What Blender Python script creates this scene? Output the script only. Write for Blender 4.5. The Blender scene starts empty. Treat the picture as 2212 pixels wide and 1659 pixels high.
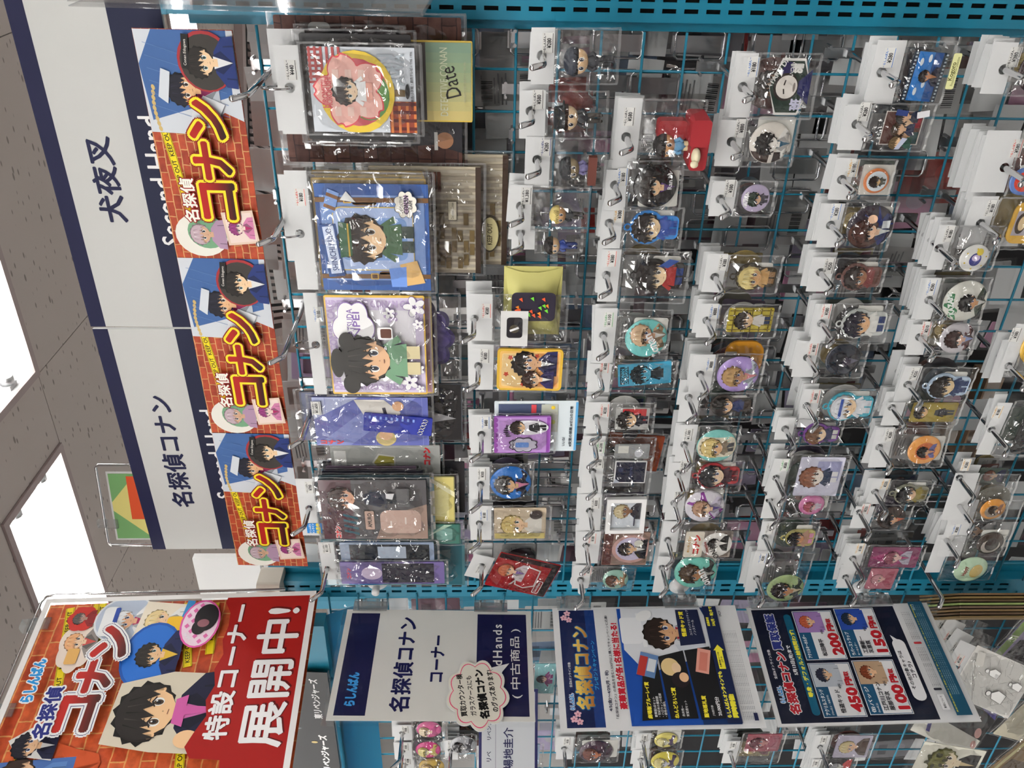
import bpy, bmesh, math, random
from mathutils import Vector, Matrix
S = bpy.context.scene
COL = S.collection
PI = math.pi
rnd = random.Random(7)

# ------------------------------------------------------------------ camera (phone held upright, picture stored sideways)
F_PX, YAW, PIT, ROL = 1871.9, 0.557933, -0.032016, 0.0044185
CAM = Vector((0.178578, -1.074192, 1.535598))
FWD = Vector((-math.sin(YAW) * math.cos(PIT), math.cos(YAW) * math.cos(PIT), math.sin(PIT)))
_r0 = Vector((math.cos(YAW), math.sin(YAW), 0)); _u0 = _r0.cross(FWD)
RGT = _r0 * math.cos(ROL) + _u0 * math.sin(ROL); UPV = -_r0 * math.sin(ROL) + _u0 * math.cos(ROL)
cd = bpy.data.cameras.new('camera'); co = bpy.data.objects.new('camera', cd); COL.objects.link(co)
cd.sensor_fit = 'HORIZONTAL'; cd.sensor_width = 36.0; cd.lens = F_PX / 2212 * 36.0; cd.clip_start = 0.02; cd.clip_end = 60
# picture right = world down, picture up = world right
m3 = Matrix((-UPV, RGT, -FWD)).transposed()
co.matrix_world = Matrix.Translation(CAM) @ m3.to_4x4()
S.camera = co
# ------------------------------------------------------------------ world, exposure
w = bpy.data.worlds.new('world'); S.world = w; w.use_nodes = True
w.node_tree.nodes['Background'].inputs[0].default_value = (0.9, 0.95, 1.0, 1); w.node_tree.nodes['Background'].inputs[1].default_value = 0.25
S.view_settings.view_transform = 'Standard'; S.view_settings.look = 'None'; S.view_settings.gamma = 1.0; S.view_settings.use_curve_mapping = False
S.view_settings.exposure = 0.0
TUBE_STRENGTH = 26.0
S.cycles.transparent_max_bounces = 16; S.cycles.max_bounces = 5; S.cycles.diffuse_bounces = 3; S.cycles.glossy_bounces = 2; S.cycles.transmission_bounces = 3; S.cycles.use_adaptive_sampling = True; S.cycles.adaptive_threshold = .10; S.cycles.adaptive_min_samples = 16
S.cycles.sample_clamp_indirect = 6
S.cycles.caustics_reflective = False; S.cycles.caustics_refractive = False


def W(px, py, Y):
    d = FWD + RGT * ((829.5 - py) / F_PX) + UPV * ((1106 - px) / F_PX)
    return CAM + d * ((Y - CAM.y) / d.y)


def WZ(px, py, Z):
    d = FWD + RGT * ((829.5 - py) / F_PX) + UPV * ((1106 - px) / F_PX)
    return CAM + d * ((Z - CAM.z) / d.z)


def PX(P):
    d = Vector(P) - CAM; z = d.dot(FWD)
    return 1106 - d.dot(UPV) / z * F_PX, 829.5 - d.dot(RGT) / z * F_PX


def hx(h, k=1.0):
    h = h.lstrip('#')
    if len(h) == 3: h = ''.join(c * 2 for c in h)
    o = []
    for i in (0, 2, 4):
        v = int(h[i:i + 2], 16) / 255
        v = v / 12.92 if v <= .04045 else ((v + .055) / 1.055) ** 2.4
        o.append(min(.86, v * k))
    return (*o, 1)


def shade(h, k):
    h = h.lstrip('#'); return '#' + ''.join('%02x' % min(255, int(int(h[i:i + 2], 16) * k)) for i in (0, 2, 4))


# ------------------------------------------------------------------ materials
def mat(name):
    m = bpy.data.materials.new(name); m.use_nodes = True
    nt = m.node_tree; b = nt.nodes['Principled BSDF']
    return m, nt, b


def plain(name, col, rough=.5, metal=0, spec=.5, bump=None, coat=0):
    m, nt, b = mat(name)
    b.inputs['Base Color'].default_value = hx(col) if isinstance(col, str) else (*col, 1)
    b.inputs['Roughness'].default_value = rough; b.inputs['Metallic'].default_value = metal
    b.inputs['Specular IOR Level'].default_value = spec; b.inputs['Coat Weight'].default_value = coat
    if bump:
        t = nt.nodes.new('ShaderNodeTexCoord'); n = nt.nodes.new('ShaderNodeTexNoise'); n.inputs['Scale'].default_value = bump[0]; n.inputs['Detail'].default_value = 3
        bp = nt.nodes.new('ShaderNodeBump'); bp.inputs['Strength'].default_value = bump[1]; bp.inputs['Distance'].default_value = .001
        nt.links.new(t.outputs['Object'], n.inputs['Vector']); nt.links.new(n.outputs['Fac'], bp.inputs['Height']); nt.links.new(bp.outputs['Normal'], b.inputs['Normal'])
    return m


def printed(name, rough, coat=0, spec=.5):
    m, nt, b = mat(name)
    a = nt.nodes.new('ShaderNodeAttribute'); a.attribute_name = 'Col'
    nt.links.new(a.outputs['Color'], b.inputs['Base Color'])
    b.inputs['Specular IOR Level'].default_value = spec; b.inputs['Roughness'].default_value = rough; b.inputs['Coat Weight'].default_value = coat; b.inputs['Coat Roughness'].default_value = .08
    return m


def clear(name, tint, gloss, rough, bump=None, ior=1.45, haze=0.0, base=.03):
    m = bpy.data.materials.new(name); m.use_nodes = True; nt = m.node_tree; nt.nodes.clear()
    out = nt.nodes.new('ShaderNodeOutputMaterial'); tr = nt.nodes.new('ShaderNodeBsdfTransparent'); gl = nt.nodes.new('ShaderNodeBsdfGlossy')
    mx = nt.nodes.new('ShaderNodeMixShader'); fr = nt.nodes.new('ShaderNodeFresnel'); mu = nt.nodes.new('ShaderNodeMath'); mu.operation = 'MULTIPLY'; mu.use_clamp = True
    tr.inputs['Color'].default_value = (*tint, 1); gl.inputs['Roughness'].default_value = rough; fr.inputs['IOR'].default_value = ior; mu.inputs[1].default_value = gloss
    L = nt.links.new
    ad0 = nt.nodes.new('ShaderNodeMath'); ad0.operation = 'ADD'; ad0.use_clamp = True; ad0.inputs[1].default_value = base
    L(fr.outputs[0], mu.inputs[0]); L(mu.outputs[0], ad0.inputs[0]); L(ad0.outputs[0], mx.inputs[0]); L(tr.outputs[0], mx.inputs[1]); L(gl.outputs[0], mx.inputs[2])
    last = mx.outputs[0]
    if haze:
        df = nt.nodes.new('ShaderNodeBsdfDiffuse'); df.inputs[0].default_value = (.8, .82, .83, 1); m2 = nt.nodes.new('ShaderNodeMixShader'); m2.inputs[0].default_value = haze
        L(last, m2.inputs[1]); L(df.outputs[0], m2.inputs[2]); last = m2.outputs[0]
    if bump:
        t = nt.nodes.new('ShaderNodeTexCoord'); n = nt.nodes.new('ShaderNodeTexVoronoi'); n.inputs['Scale'].default_value = bump[0]; n.feature = 'DISTANCE_TO_EDGE'; mn = nt.nodes.new('ShaderNodeMath'); mn.operation = 'MINIMUM'; mn.inputs[1].default_value = .16
        nn = nt.nodes.new('ShaderNodeTexNoise'); nn.inputs['Scale'].default_value = bump[0] * .6; nn.inputs['Detail'].default_value = 1; vm = nt.nodes.new('ShaderNodeVectorMath'); vm.operation = 'MULTIPLY_ADD'; vm.inputs[1].default_value = (1.1 / bump[0],) * 3
        oi = nt.nodes.new('ShaderNodeObjectInfo'); ad = nt.nodes.new('ShaderNodeVectorMath'); ad.operation = 'ADD'
        sc = nt.nodes.new('ShaderNodeVectorMath'); sc.operation = 'SCALE'; sc.inputs['Scale'].default_value = 1.0
        L(oi.outputs['Random'], sc.inputs[0]); L(t.outputs['Object'], ad.inputs[0]); L(sc.outputs[0], ad.inputs[1])
        bp = nt.nodes.new('ShaderNodeBump'); bp.inputs['Strength'].default_value = bump[1]; bp.inputs['Distance'].default_value = bump[2]
        L(ad.outputs[0], nn.inputs['Vector']); L(nn.outputs['Color'], vm.inputs[0]); L(ad.outputs[0], vm.inputs[2]); L(vm.outputs[0], n.inputs['Vector']); L(n.outputs['Distance'], mn.inputs[0]); L(mn.outputs[0], bp.inputs['Height']); L(bp.outputs['Normal'], gl.inputs['Normal'])
    L(last, out.inputs[0])
    return m


M = {}
def translucent(m, k):
    nt = m.node_tree; b = nt.nodes['Principled BSDF']; out = nt.nodes['Material Output']; t = nt.nodes.new('ShaderNodeBsdfTranslucent'); mx = nt.nodes.new('ShaderNodeMixShader'); mx.inputs[0].default_value = k
    if b.inputs['Base Color'].links: nt.links.new(b.inputs['Base Color'].links[0].from_socket, t.inputs[0])
    else: t.inputs[0].default_value = b.inputs['Base Color'].default_value
    nt.links.new(b.outputs[0], mx.inputs[1]); nt.links.new(t.outputs[0], mx.inputs[2]); nt.links.new(mx.outputs[0], out.inputs[0]); return m


M['thin'] = translucent(printed('thin_card', .4), .5)
M['print'] = printed('printed_paper', .55, 0, .22); M['gloss'] = printed('printed_gloss', .25, .25); M['matte'] = printed('printed_rubber', .6)
M['paper'] = plain('white_header_paper', (.79, .80, .80), .38, bump=(60, .08)); translucent(M['paper'], .22)
M['film'] = clear('clear_film', (.996, .997, .998), .35, .04, (34, 1.0, .018), haze=.003, base=.075)
M['film_unit'] = clear('clear_film_behind', (.996, .997, .998), .25, .12, None, haze=.002, base=.03)
M['seam'] = clear('film_seam', (.95, .955, .96), .4, .10, None, haze=.14, base=.14)
M['sleeve'] = clear('clear_sleeve', (.988, .988, .992), .35, .06, (6, .35, .02), haze=.025, base=.02)
M['acrylic'] = clear('clear_acrylic', (.99, .993, .994), .3, .03, base=.015)
M['clip'] = clear('clear_clip_plastic', (.95, .96, .965), .6, .05, haze=.10, base=.10)
M['hard'] = clear('clear_hard_sleeve', (.994, .995, .996), .08, .03, base=.018)
M['chrome'] = plain('chrome', (.62, .62, .63), .07, 1)
M['steel'] = plain('satin_steel', (.55, .56, .57), .3, 1)
M['blue'] = plain('teal_blue_paint', (.008, .20, .315), .4, bump=(300, .05))
M['blue2'] = plain('light_blue_paint', (.03, .27, .45), .4)
M['dark'] = plain('unlit_depth_black', (.012, .012, .014), .8)  # near-black colour put in for shade inside posts, grille and rack
M['beige'] = plain('beige_plastic', (.62, .58, .50), .45)
M['white'] = plain('white_enamel', (.62, .62, .63), .35)
M['whiteplastic'] = plain('white_plastic', (.8, .8, .79), .3)
M['black'] = plain('black_plastic', (.010, .010, .011), .3, 0, .25)
M['acgrey'] = plain('grey_beige_plastic', (.42, .34, .33), .5)
M['floor'] = plain('vinyl_floor', (.58, .57, .55), .35, bump=(5, .05))
M['wallp'] = plain('wall_paint', (.55, .54, .53), .7, bump=(80, .1))
M['board'] = plain('foam_board_white', (.72, .72, .71), .5)
M['cardboard'] = plain('cardboard', (.35, .235, .15), .7, bump=(40, .1))
m, nt, b = mat('fluorescent_tube'); b.inputs['Emission Color'].default_value = (1.0, .985, .95, 1); b.inputs['Emission Strength'].default_value = TUBE_STRENGTH; M['tube'] = m
# speckled acoustic ceiling board
m, nt, b = mat('acoustic_board')
t = nt.nodes.new('ShaderNodeTexCoord'); mp = nt.nodes.new('ShaderNodeMapping'); mp.inputs['Scale'].default_value = (24, 62, 30)
mp.inputs['Rotation'].default_value = (0, 0, .5)
v = nt.nodes.new('ShaderNodeTexVoronoi'); v.inputs['Scale'].default_value = 1.0; v.inputs['Randomness'].default_value = 1
nz = nt.nodes.new('ShaderNodeTexNoise'); nz.inputs['Scale'].default_value = 9; nz.inputs['Detail'].default_value = 2
ad = nt.nodes.new('ShaderNodeMath'); ad.operation = 'MULTIPLY_ADD'; ad.inputs[1].default_value = .45
cr = nt.nodes.new('ShaderNodeValToRGB'); cr.color_ramp.elements[0].position = .35; cr.color_ramp.elements[0].color = (.27, .235, .21, 1); cr.color_ramp.elements[1].position = .43; cr.color_ramp.elements[1].color = (.56, .495, .46, 1)
nt.links.new(t.outputs['Object'], mp.inputs['Vector']); nt.links.new(mp.outputs[0], v.inputs['Vector']); nt.links.new(t.outputs['Object'], nz.inputs['Vector'])
nt.links.new(nz.outputs['Fac'], ad.inputs[0]); nt.links.new(v.outputs['Distance'], ad.inputs[2]); nt.links.new(ad.outputs[0], cr.inputs[0]); nt.links.new(cr.outputs[0], b.inputs['Base Color'])
b.inputs['Roughness'].default_value = .85; M['ceil'] = m


def brickmat(name, c1, c2, mort, bw, bh, ms):
    m, nt, b = mat(name)
    t = nt.nodes.new('ShaderNodeTexCoord'); br = nt.nodes.new('ShaderNodeTexBrick'); nz = nt.nodes.new('ShaderNodeTexNoise'); nz.inputs['Scale'].default_value = 90; nz.inputs['Detail'].default_value = 3
    n2 = nt.nodes.new('ShaderNodeTexNoise'); n2.inputs['Scale'].default_value = 60
    ad = nt.nodes.new('ShaderNodeVectorMath'); ad.operation = 'MULTIPLY_ADD'; ad.inputs[1].default_value = (.0035,) * 3
    br.inputs['Color1'].default_value = hx(c1); br.inputs['Color2'].default_value = hx(c2); br.inputs['Mortar'].default_value = hx(mort)
    br.inputs['Scale'].default_value = 1; br.inputs['Brick Width'].default_value = bw; br.inputs['Row Height'].default_value = bh; br.inputs['Mortar Size'].default_value = ms; br.inputs['Mortar Smooth'].default_value = .3
    mx = nt.nodes.new('ShaderNodeMix'); mx.data_type = 'RGBA'; mx.blend_type = 'MULTIPLY'; mx.inputs['Factor'].default_value = .55
    cr = nt.nodes.new('ShaderNodeValToRGB'); cr.color_ramp.elements[0].position = .3; cr.color_ramp.elements[0].color = (.45, .4, .4, 1); cr.color_ramp.elements[1].position = .6
    L = nt.links.new
    L(t.outputs['Object'], n2.inputs['Vector']); L(n2.outputs['Color'], ad.inputs[0]); L(t.outputs['Object'], ad.inputs[2]); L(ad.outputs[0], br.inputs['Vector']); L(t.outputs['Object'], nz.inputs['Vector'])
    L(nz.outputs['Fac'], cr.inputs[0]); L(br.outputs['Color'], mx.inputs[6]); L(cr.outputs[0], mx.inputs[7]); L(mx.outputs[2], b.inputs['Base Color'])
    b.inputs['Roughness'].default_value = .5; b.inputs['Specular IOR Level'].default_value = .22
    return m


M['brick'] = brickmat('brick_print', '#bd4f2d', '#9c3820', '#cf9a62', .019, .0095, .0007)
M['brick2'] = brickmat('brick_print_large', '#d9683a', '#c24a28', '#e0a060', .042, .021, .0012)
M['brick3'] = brickmat('brown_brick_print', '#6a4a42', '#4a332f', '#3a2a28', .03, .016, .0008)


# ------------------------------------------------------------------ mesh building
class MB:
    def __init__(s): s.v = []; s.f = []; s.mi = []; s.k = 0
    def add(s, vs, fs):
        n = len(s.v); s.v += [tuple(p) for p in vs]; s.f += [tuple(n + i for i in f) for f in fs]; s.mi += [s.k] * len(fs); return s
    def box(s, a, b):
        x0, y0, z0 = a; x1, y1, z1 = b
        return s.add([(x0, y0, z0), (x1, y0, z0), (x1, y1, z0), (x0, y1, z0), (x0, y0, z1), (x1, y0, z1), (x1, y1, z1), (x0, y1, z1)],
                     [(0, 3, 2, 1), (4, 5, 6, 7), (0, 1, 5, 4), (1, 2, 6, 5), (2, 3, 7, 6), (3, 0, 4, 7)])
    def tube(s, pts, r, n=8, caps=True, closed=False):
        pts = [Vector(p) for p in pts]; N = len(pts); rings = []; vs = []; nrm = None
        for i, p in enumerate(pts):
            a = pts[(i - 1) % N] if (closed or i) else p; c = pts[(i + 1) % N] if (closed or i < N - 1) else p
            t = (c - a).normalized()
            if nrm is None:
                nrm = t.orthogonal().normalized()
            nrm = (nrm - t * nrm.dot(t)).normalized(); bi = t.cross(nrm)
            rr = r[i] if isinstance(r, (list, tuple)) else r
            for k in range(n):
                q = 2 * PI * k / n; vs.append(p + (nrm * math.cos(q) + bi * math.sin(q)) * rr)
        fs = []
        for i in range(N if closed else N - 1):
            j = (i + 1) % N
            for k in range(n):
                fs.append((i * n + k, i * n + (k + 1) % n, j * n + (k + 1) % n, j * n + k))
        if caps and not closed: fs += [tuple(range(n - 1, -1, -1)), tuple((N - 1) * n + k for k in range(n))]
        return s.add(vs, fs)
    def ball(s, c, r, seg=12, rings=8, top=0.0, bot=1.0):
        cx, cy, cz = c; rx, ry, rz = r if isinstance(r, (tuple, list)) else (r, r, r)
        vs = []; fs = []
        for i in range(rings + 1):
            th = PI * (top + (bot - top) * i / rings)
            for k in range(seg):
                ph = 2 * PI * k / seg
                vs.append((cx + rx * math.sin(th) * math.cos(ph), cy + ry * math.cos(th), cz + rz * math.sin(th) * math.sin(ph)))
        for i in range(rings):
            for k in range(seg): fs.append((i * seg + k, i * seg + (k + 1) % seg, (i + 1) * seg + (k + 1) % seg, (i + 1) * seg + k))
        return s.add(vs, fs)
    def prism(s, out, z0, z1):
        n = len(out)
        return s.add([(x, y, z0) for x, y in out] + [(x, y, z1) for x, y in out],
                     [tuple(range(n - 1, -1, -1)), tuple(range(n, 2 * n))] + [(i, (i + 1) % n, n + (i + 1) % n, n + i) for i in range(n)])
    def build(s, name, m, parent=None, smooth=False):
        me = bpy.data.meshes.new(name); me.from_pydata(s.v, [], s.f)
        for q in (m if isinstance(m, list) else [m]): me.materials.append(q)
        if isinstance(m, list): me.polygons.foreach_set('material_index', s.mi)
        if smooth: me.polygons.foreach_set('use_smooth', [True] * len(me.polygons))
        return link(name, me, parent)


def link(name, me, parent=None):
    o = bpy.data.objects.new(name, me); COL.objects.link(o)
    if parent: o.parent = parent
    return o


def thing(name, label, cat, mw=None, group=None):
    o = bpy.data.objects.new(name, None); COL.objects.link(o); o.empty_display_size = .02
    if mw is not None: o.matrix_world = mw
    o['label'] = label; o['category'] = cat
    if group: o['group'] = group
    return o


def tag(o, label, cat, group=None):
    o['label'] = label; o['category'] = cat
    if group: o['group'] = group
    return o


def struct(o): o['kind'] = 'structure'; return o


BASE = Matrix(((1, 0, 0), (0, 0, -1), (0, 1, 0))).to_4x4()          # local x right, y up, z towards the shopper


def frame(p, yaw=0, pitch=0, roll=0):
    return Matrix.Translation(p) @ Matrix.Rotation(yaw, 4, 'Z') @ BASE @ Matrix.Rotation(pitch, 4, 'X') @ Matrix.Rotation(roll, 4, 'Z')


_tc = bpy.data.curves.new('glyphs', 'FONT'); _to = bpy.data.objects.new('glyphs', _tc); _tc.size = 1; _tc.resolution_u = 2; _cache = {}


def glyphs(txt, bold=0.0, sp=1.0):
    k = (txt, bold, sp)
    if k not in _cache:
        _tc.body = txt; _tc.offset = bold; _tc.space_character = sp
        me = _to.to_mesh(); vs = [(v.co.x, v.co.y) for v in me.vertices]; fs = [tuple(p.vertices) for p in me.polygons]; _to.to_mesh_clear()
        if not vs: vs = [(0, 0)]; fs = []
        xs = [v[0] for v in vs]; ys = [v[1] for v in vs]
        _cache[k] = (vs, fs, (min(xs), max(xs), min(ys), max(ys)))
    return _cache[k]


class Art:
    """flat print: layers of coloured polygons, lying on a plane or on a shallow dome"""
    def __init__(s, z=.0003, eps=.00005, dome=None, cx=0, cy=0, sc=1.0):
        s.v = []; s.f = []; s.c = []; s.z = z; s.eps = eps; s.dome = dome; s.ox = cx; s.oy = cy; s.sc = sc; s.n = 0; s.clip = None
    def _put(s, pts, faces, col, per=0, vc=None):
        s.n += 1; z = s.z + s.n * s.eps; cnt = 0; k = len(s.v); c = hx(col, 1.04) if isinstance(col, str) else col
        for x, y in pts:
            X = s.ox + x * s.sc; Y = s.oy + y * s.sc
            if s.clip: X = min(max(X, s.clip[0]), s.clip[2]); Y = min(max(Y, s.clip[1]), s.clip[3])
            if s.dome: X, Y, dz = s.dome(X, Y)
            else: dz = 0
            s.v.append((X, Y, z + dz)); cnt += 1
            if per and cnt % per == 0: z += 6e-6
        for f in faces: s.f.append(tuple(k + i for i in f)); s.c.append([vc[i] for i in f] if vc else c)
    def poly(s, pts, col):
        n = len(pts)
        if not s.dome: return s._put(pts, [tuple(range(n))], col)
        cx = sum(p[0] for p in pts) / n; cy = sum(p[1] for p in pts) / n; P = []; Fc = []
        rings = (1, .75, .5, .25)
        for r in rings: P += [(cx + (x - cx) * r, cy + (y - cy) * r) for x, y in pts]
        P.append((cx, cy))
        for i in range(3):
            for k in range(n): Fc.append((i * n + k, i * n + (k + 1) % n, (i + 1) * n + (k + 1) % n, (i + 1) * n + k))
        for k in range(n): Fc.append((3 * n + k, 3 * n + (k + 1) % n, 4 * n))
        s._put(P, Fc, col)
    def ell(s, cx, cy, rx, ry, col, rot=0, n=22, a0=0, a1=2 * PI):
        c, q = math.cos(rot), math.sin(rot); full = abs(a1 - a0) > 6.2
        pts = []
        for i in range(n if full else n + 1):
            t = a0 + (a1 - a0) * i / n; x = rx * math.cos(t); y = ry * math.sin(t); pts.append((cx + x * c - y * q, cy + x * q + y * c))
        s.poly(pts, col)
    def rect(s, x0, y0, x1, y1, col, rot=0):
        if s.dome and not rot:
            n = 6; e = [(x0 + (x1 - x0) * i / n, y0) for i in range(n)] + [(x1, y0 + (y1 - y0) * i / n) for i in range(n)] + [(x1 - (x1 - x0) * i / n, y1) for i in range(n)] + [(x0, y1 - (y1 - y0) * i / n) for i in range(n)]
            return s.poly(e, col)
        P = [(x0, y0), (x1, y0), (x1, y1), (x0, y1)]
        if rot:
            mx, my = (x0 + x1) / 2, (y0 + y1) / 2; c, q = math.cos(rot), math.sin(rot)
            P = [(mx + (x - mx) * c - (y - my) * q, my + (x - mx) * q + (y - my) * c) for x, y in P]
        s.poly(P, col)
    def rrect(s, x0, y0, x1, y1, r, col): s.poly(rr(x0, y0, x1, y1, r), col)
    def text(s, txt, x, y, h, col, bold=0.0, al='c', rot=0, wide=None, sp=1.0, outline=None, out_w=.05, grad=None):
        """h = height of the letters; (x, y) = middle of the text (al c), its left (l) or right (r) middle; wide = exact width"""
        if outline: s.text(txt, x, y, h, outline, bold + out_w, al, rot, wide, sp)
        vs, fs, b = glyphs(txt, 0, sp)
        k = h / max(.3, b[3] - b[2]); kx = k if wide is None else wide / max(.05, b[1] - b[0]); mx = (b[0] + b[1]) / 2 if al == 'c' else (b[0] if al == 'l' else b[1]); my = (b[2] + b[3]) / 2
        c, q = math.cos(rot), math.sin(rot); m = 0 if bold < .008 else (4 if bold < .025 else (8 if bold < .07 else 14)); P = []; Fc = []
        for i in range(m + 1):
            dx, dy = (0, 0) if i == m else (bold * math.cos(2 * PI * i / m), bold * math.sin(2 * PI * i / m)); n0 = len(P)
            for a, e in vs:
                u = (a - mx) * kx + dx * k; v = (e - my) * k + dy * k; P.append((x + u * c - v * q, y + u * q + v * c))
            Fc += [tuple(n0 + j for j in f) for f in fs]
        vc = None
        if grad:
            ca, cb = hx(col, 1.04), hx(grad, 1.04); vc = []
            for i in range(m + 1):
                for a, e in vs: f = max(0, min(1, 1.25 * (b[3] - e) / max(.01, b[3] - b[2]) - .2)); vc.append(tuple(p + (q2 - p) * f for p, q2 in zip(ca, cb)))
        s._put(P, Fc, col, len(vs), vc); s.n += int((m + 1) * 6e-6 / s.eps)
    # generic people, drawn plain: no features of anyone in particular
    def chibi(s, cx, cy, w, h, hair, skin, top, bot=None, eyes=True, tilt=0):
        bot = bot or top; y1 = cy + h / 2; y0 = cy - h / 2; hr = min(.32 * h, .5 * w); hy = y1 - hr * 1.0
        bw = w * .26
        s.rect(cx - bw * .85, y0, cx - bw * .1, cy - h * .25, bot); s.rect(cx + bw * .1, y0, cx + bw * .85, cy - h * .25, bot)
        s.poly([(cx - bw, cy - h * .34), (cx + bw, cy - h * .34), (cx + bw * .8, cy - h * .02), (cx - bw * .8, cy - h * .02)], top)
        s.poly([(cx - bw * 1.5, cy - h * .24), (cx - bw * 1.1, cy - h * .28), (cx - bw * .6, cy - h * .02), (cx - bw * .8, cy - h * .02)], top)
        s.poly([(cx + bw * 1.5, cy - h * .24), (cx + bw * .8, cy - h * .02), (cx + bw * .6, cy - h * .02), (cx + bw * 1.1, cy - h * .28)], top)
        s.head(cx, hy, hr, hair, skin, eyes)
    def head(s, cx, hy, hr, hair, skin, eyes=True):
        r = random.Random(int(abs(cx * 1e5) + abs(hy * 1e5) + hr * 1e5) + len(s.v)); dk = shade(hair, .62); lt = shade(hair, 1.5); sk2 = shade(skin, .78); P = lambda L: [(cx + hr * x, hy + hr * y) for x, y in L]
        out = []
        for k in range(30):
            t = 2 * PI * k / 30; q = 1.0 + (.09 if k % 2 else -.03) * (1 if -.9 < math.cos(t) < .9 or math.sin(t) > 0 else .4) + r.uniform(-.02, .03); out.append((1.06 * q * math.cos(t), q * math.sin(t) * (1 if math.sin(t) > 0 else .92)))
        s.poly(P(out), dk); s.ell(cx, hy, hr * 1.02, hr * .95, hair, n=20)
        for q in (-1, 1): s.ell(cx + q * hr * .8, hy - hr * .3, hr * .13, hr * .2, skin, n=10); s.ell(cx + q * hr * .8, hy - hr * .31, hr * .06, hr * .11, sk2, n=8)
        s.poly(P([(-.78, .1), (-.76, -.42), (-.56, -.76), (-.2, -.95), (.05, -.97), (.26, -.93), (.58, -.74), (.76, -.42), (.78, .1), (.4, .3), (-.4, .3)]), skin)
        if eyes:
            ec = r.choice(('#3a4a7a', '#4a3a2a', '#3a5a5a', '#3c3c48'))
            for q in (-1, 1):
                ex, ey = cx + q * hr * .36, hy - hr * .36
                s.ell(ex, ey, hr * .15, hr * .19, '#ecebe6', n=12); s.ell(ex - q * hr * .02, ey, hr * .1, hr * .165, ec, n=12); s.ell(ex - q * hr * .02, ey, hr * .05, hr * .09, '#191a20', n=8); s.ell(ex + hr * .03, ey + hr * .07, hr * .03, hr * .035, '#f6f6f6', n=6)
                s.poly([(ex - hr * .19, ey + hr * .12), (ex, ey + hr * .24), (ex + hr * .19, ey + hr * .12), (ex + hr * .17, ey + hr * .08), (ex, ey + hr * .17), (ex - hr * .17, ey + hr * .08)], '#1f1a1c')
                s.rect(ex - hr * .15, ey + hr * .3, ex + hr * .15, ey + hr * .33, dk, -q * .15)
            s.rect(cx - hr * .01, hy - hr * .6, cx + hr * .03, hy - hr * .55, sk2); s.rect(cx - hr * .1, hy - hr * .76, cx + hr * .08, hy - hr * .735, '#6a3f36', r.uniform(-.15, .15))
        v = r.uniform(-.12, .12)
        s.poly(P([(-.98, .2), (-.9, -.55), (-.74, -.1), (-.66, -.38), (-.52, .04), (-.36 + v, -.3), (-.22, .08), (-.04 + v, -.34), (.1, .1), (.34 + v, -.26), (.44, .06), (.62, -.36), (.74, -.08), (.9, -.55), (.98, .2), (.7, .68), (.3, .88), (-.3, .88), (-.7, .68)]), hair)
        for x in (-.6, -.3, 0, .3, .6): s.poly(P([(x, .04), (x * .7 + .02, .62), (x * .7 - .03, .62)]), dk if int(x * 10) % 2 == 0 else lt)
    def bust(s, cx, cy, w, h, hair, skin, top, inner=None, eyes=True, dx=0):
        y1 = cy + h / 2; y0 = cy - h / 2; hr = h * .3; hy = y1 - hr
        s.poly([(cx - w / 2, y0), (cx + w / 2, y0), (cx + w * .47, y0 + h * .22), (cx + w * .2, y0 + h * .4), (cx - w * .2, y0 + h * .4), (cx - w * .47, y0 + h * .22)], top)
        dk = shade(top, .7)
        for q in (-1, 1): s.poly([(cx + q * w * .3, y0), (cx + q * w * .29, y0 + h * .2), (cx + q * w * .315, y0 + h * .2), (cx + q * w * .33, y0)], dk)
        if inner:
            s.poly([(cx - w * .12, y0 + h * .42), (cx, y0 + h * .04), (cx + w * .12, y0 + h * .42)], inner)
            for q in (-1, 1): s.poly([(cx + q * w * .13, y0 + h * .43), (cx + q * w * .22, y0 + h * .26), (cx, y0 + h * .03)], dk)
        s.rect(cx - hr * .25 + dx, y0 + h * .34, cx + hr * .25 + dx, y0 + h * .46, skin)
        s.head(cx + dx, hy, hr * .95, hair, skin, eyes)
    def build(s, name, parent, m='print'):
        me = bpy.data.meshes.new(name); me.from_pydata(s.v, [], s.f)
        at = me.attributes.new('Col', 'FLOAT_COLOR', 'CORNER'); buf = []
        for f, c in zip(s.f, s.c): buf += [q for v in c for q in v] if isinstance(c, list) else list(c) * len(f)
        if len(buf) == len(me.loops) * 4: at.data.foreach_set('color', buf)
        me.materials.append(M[m] if isinstance(m, str) else m)
        return link(name, me, parent)


def rr(x0, y0, x1, y1, r, n=4):
    o = []
    for cx, cy, a in ((x1 - r, y1 - r, 0), (x0 + r, y1 - r, PI / 2), (x0 + r, y0 + r, PI), (x1 - r, y0 + r, 1.5 * PI)):
        for i in range(n + 1): t = a + PI / 2 * i / n; o.append((cx + r * math.cos(t), cy + r * math.sin(t)))
    return o


def scallop(cx, cy, rx, ry, n, d, k=8):
    o = []
    for i in range(n * k):
        t = 2 * PI * i / (n * k); q = 1 + d * (abs(math.sin(n * t / 2)) - .6)
        o.append((cx + rx * q * math.cos(t), cy + ry * q * math.sin(t)))
    return o


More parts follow.
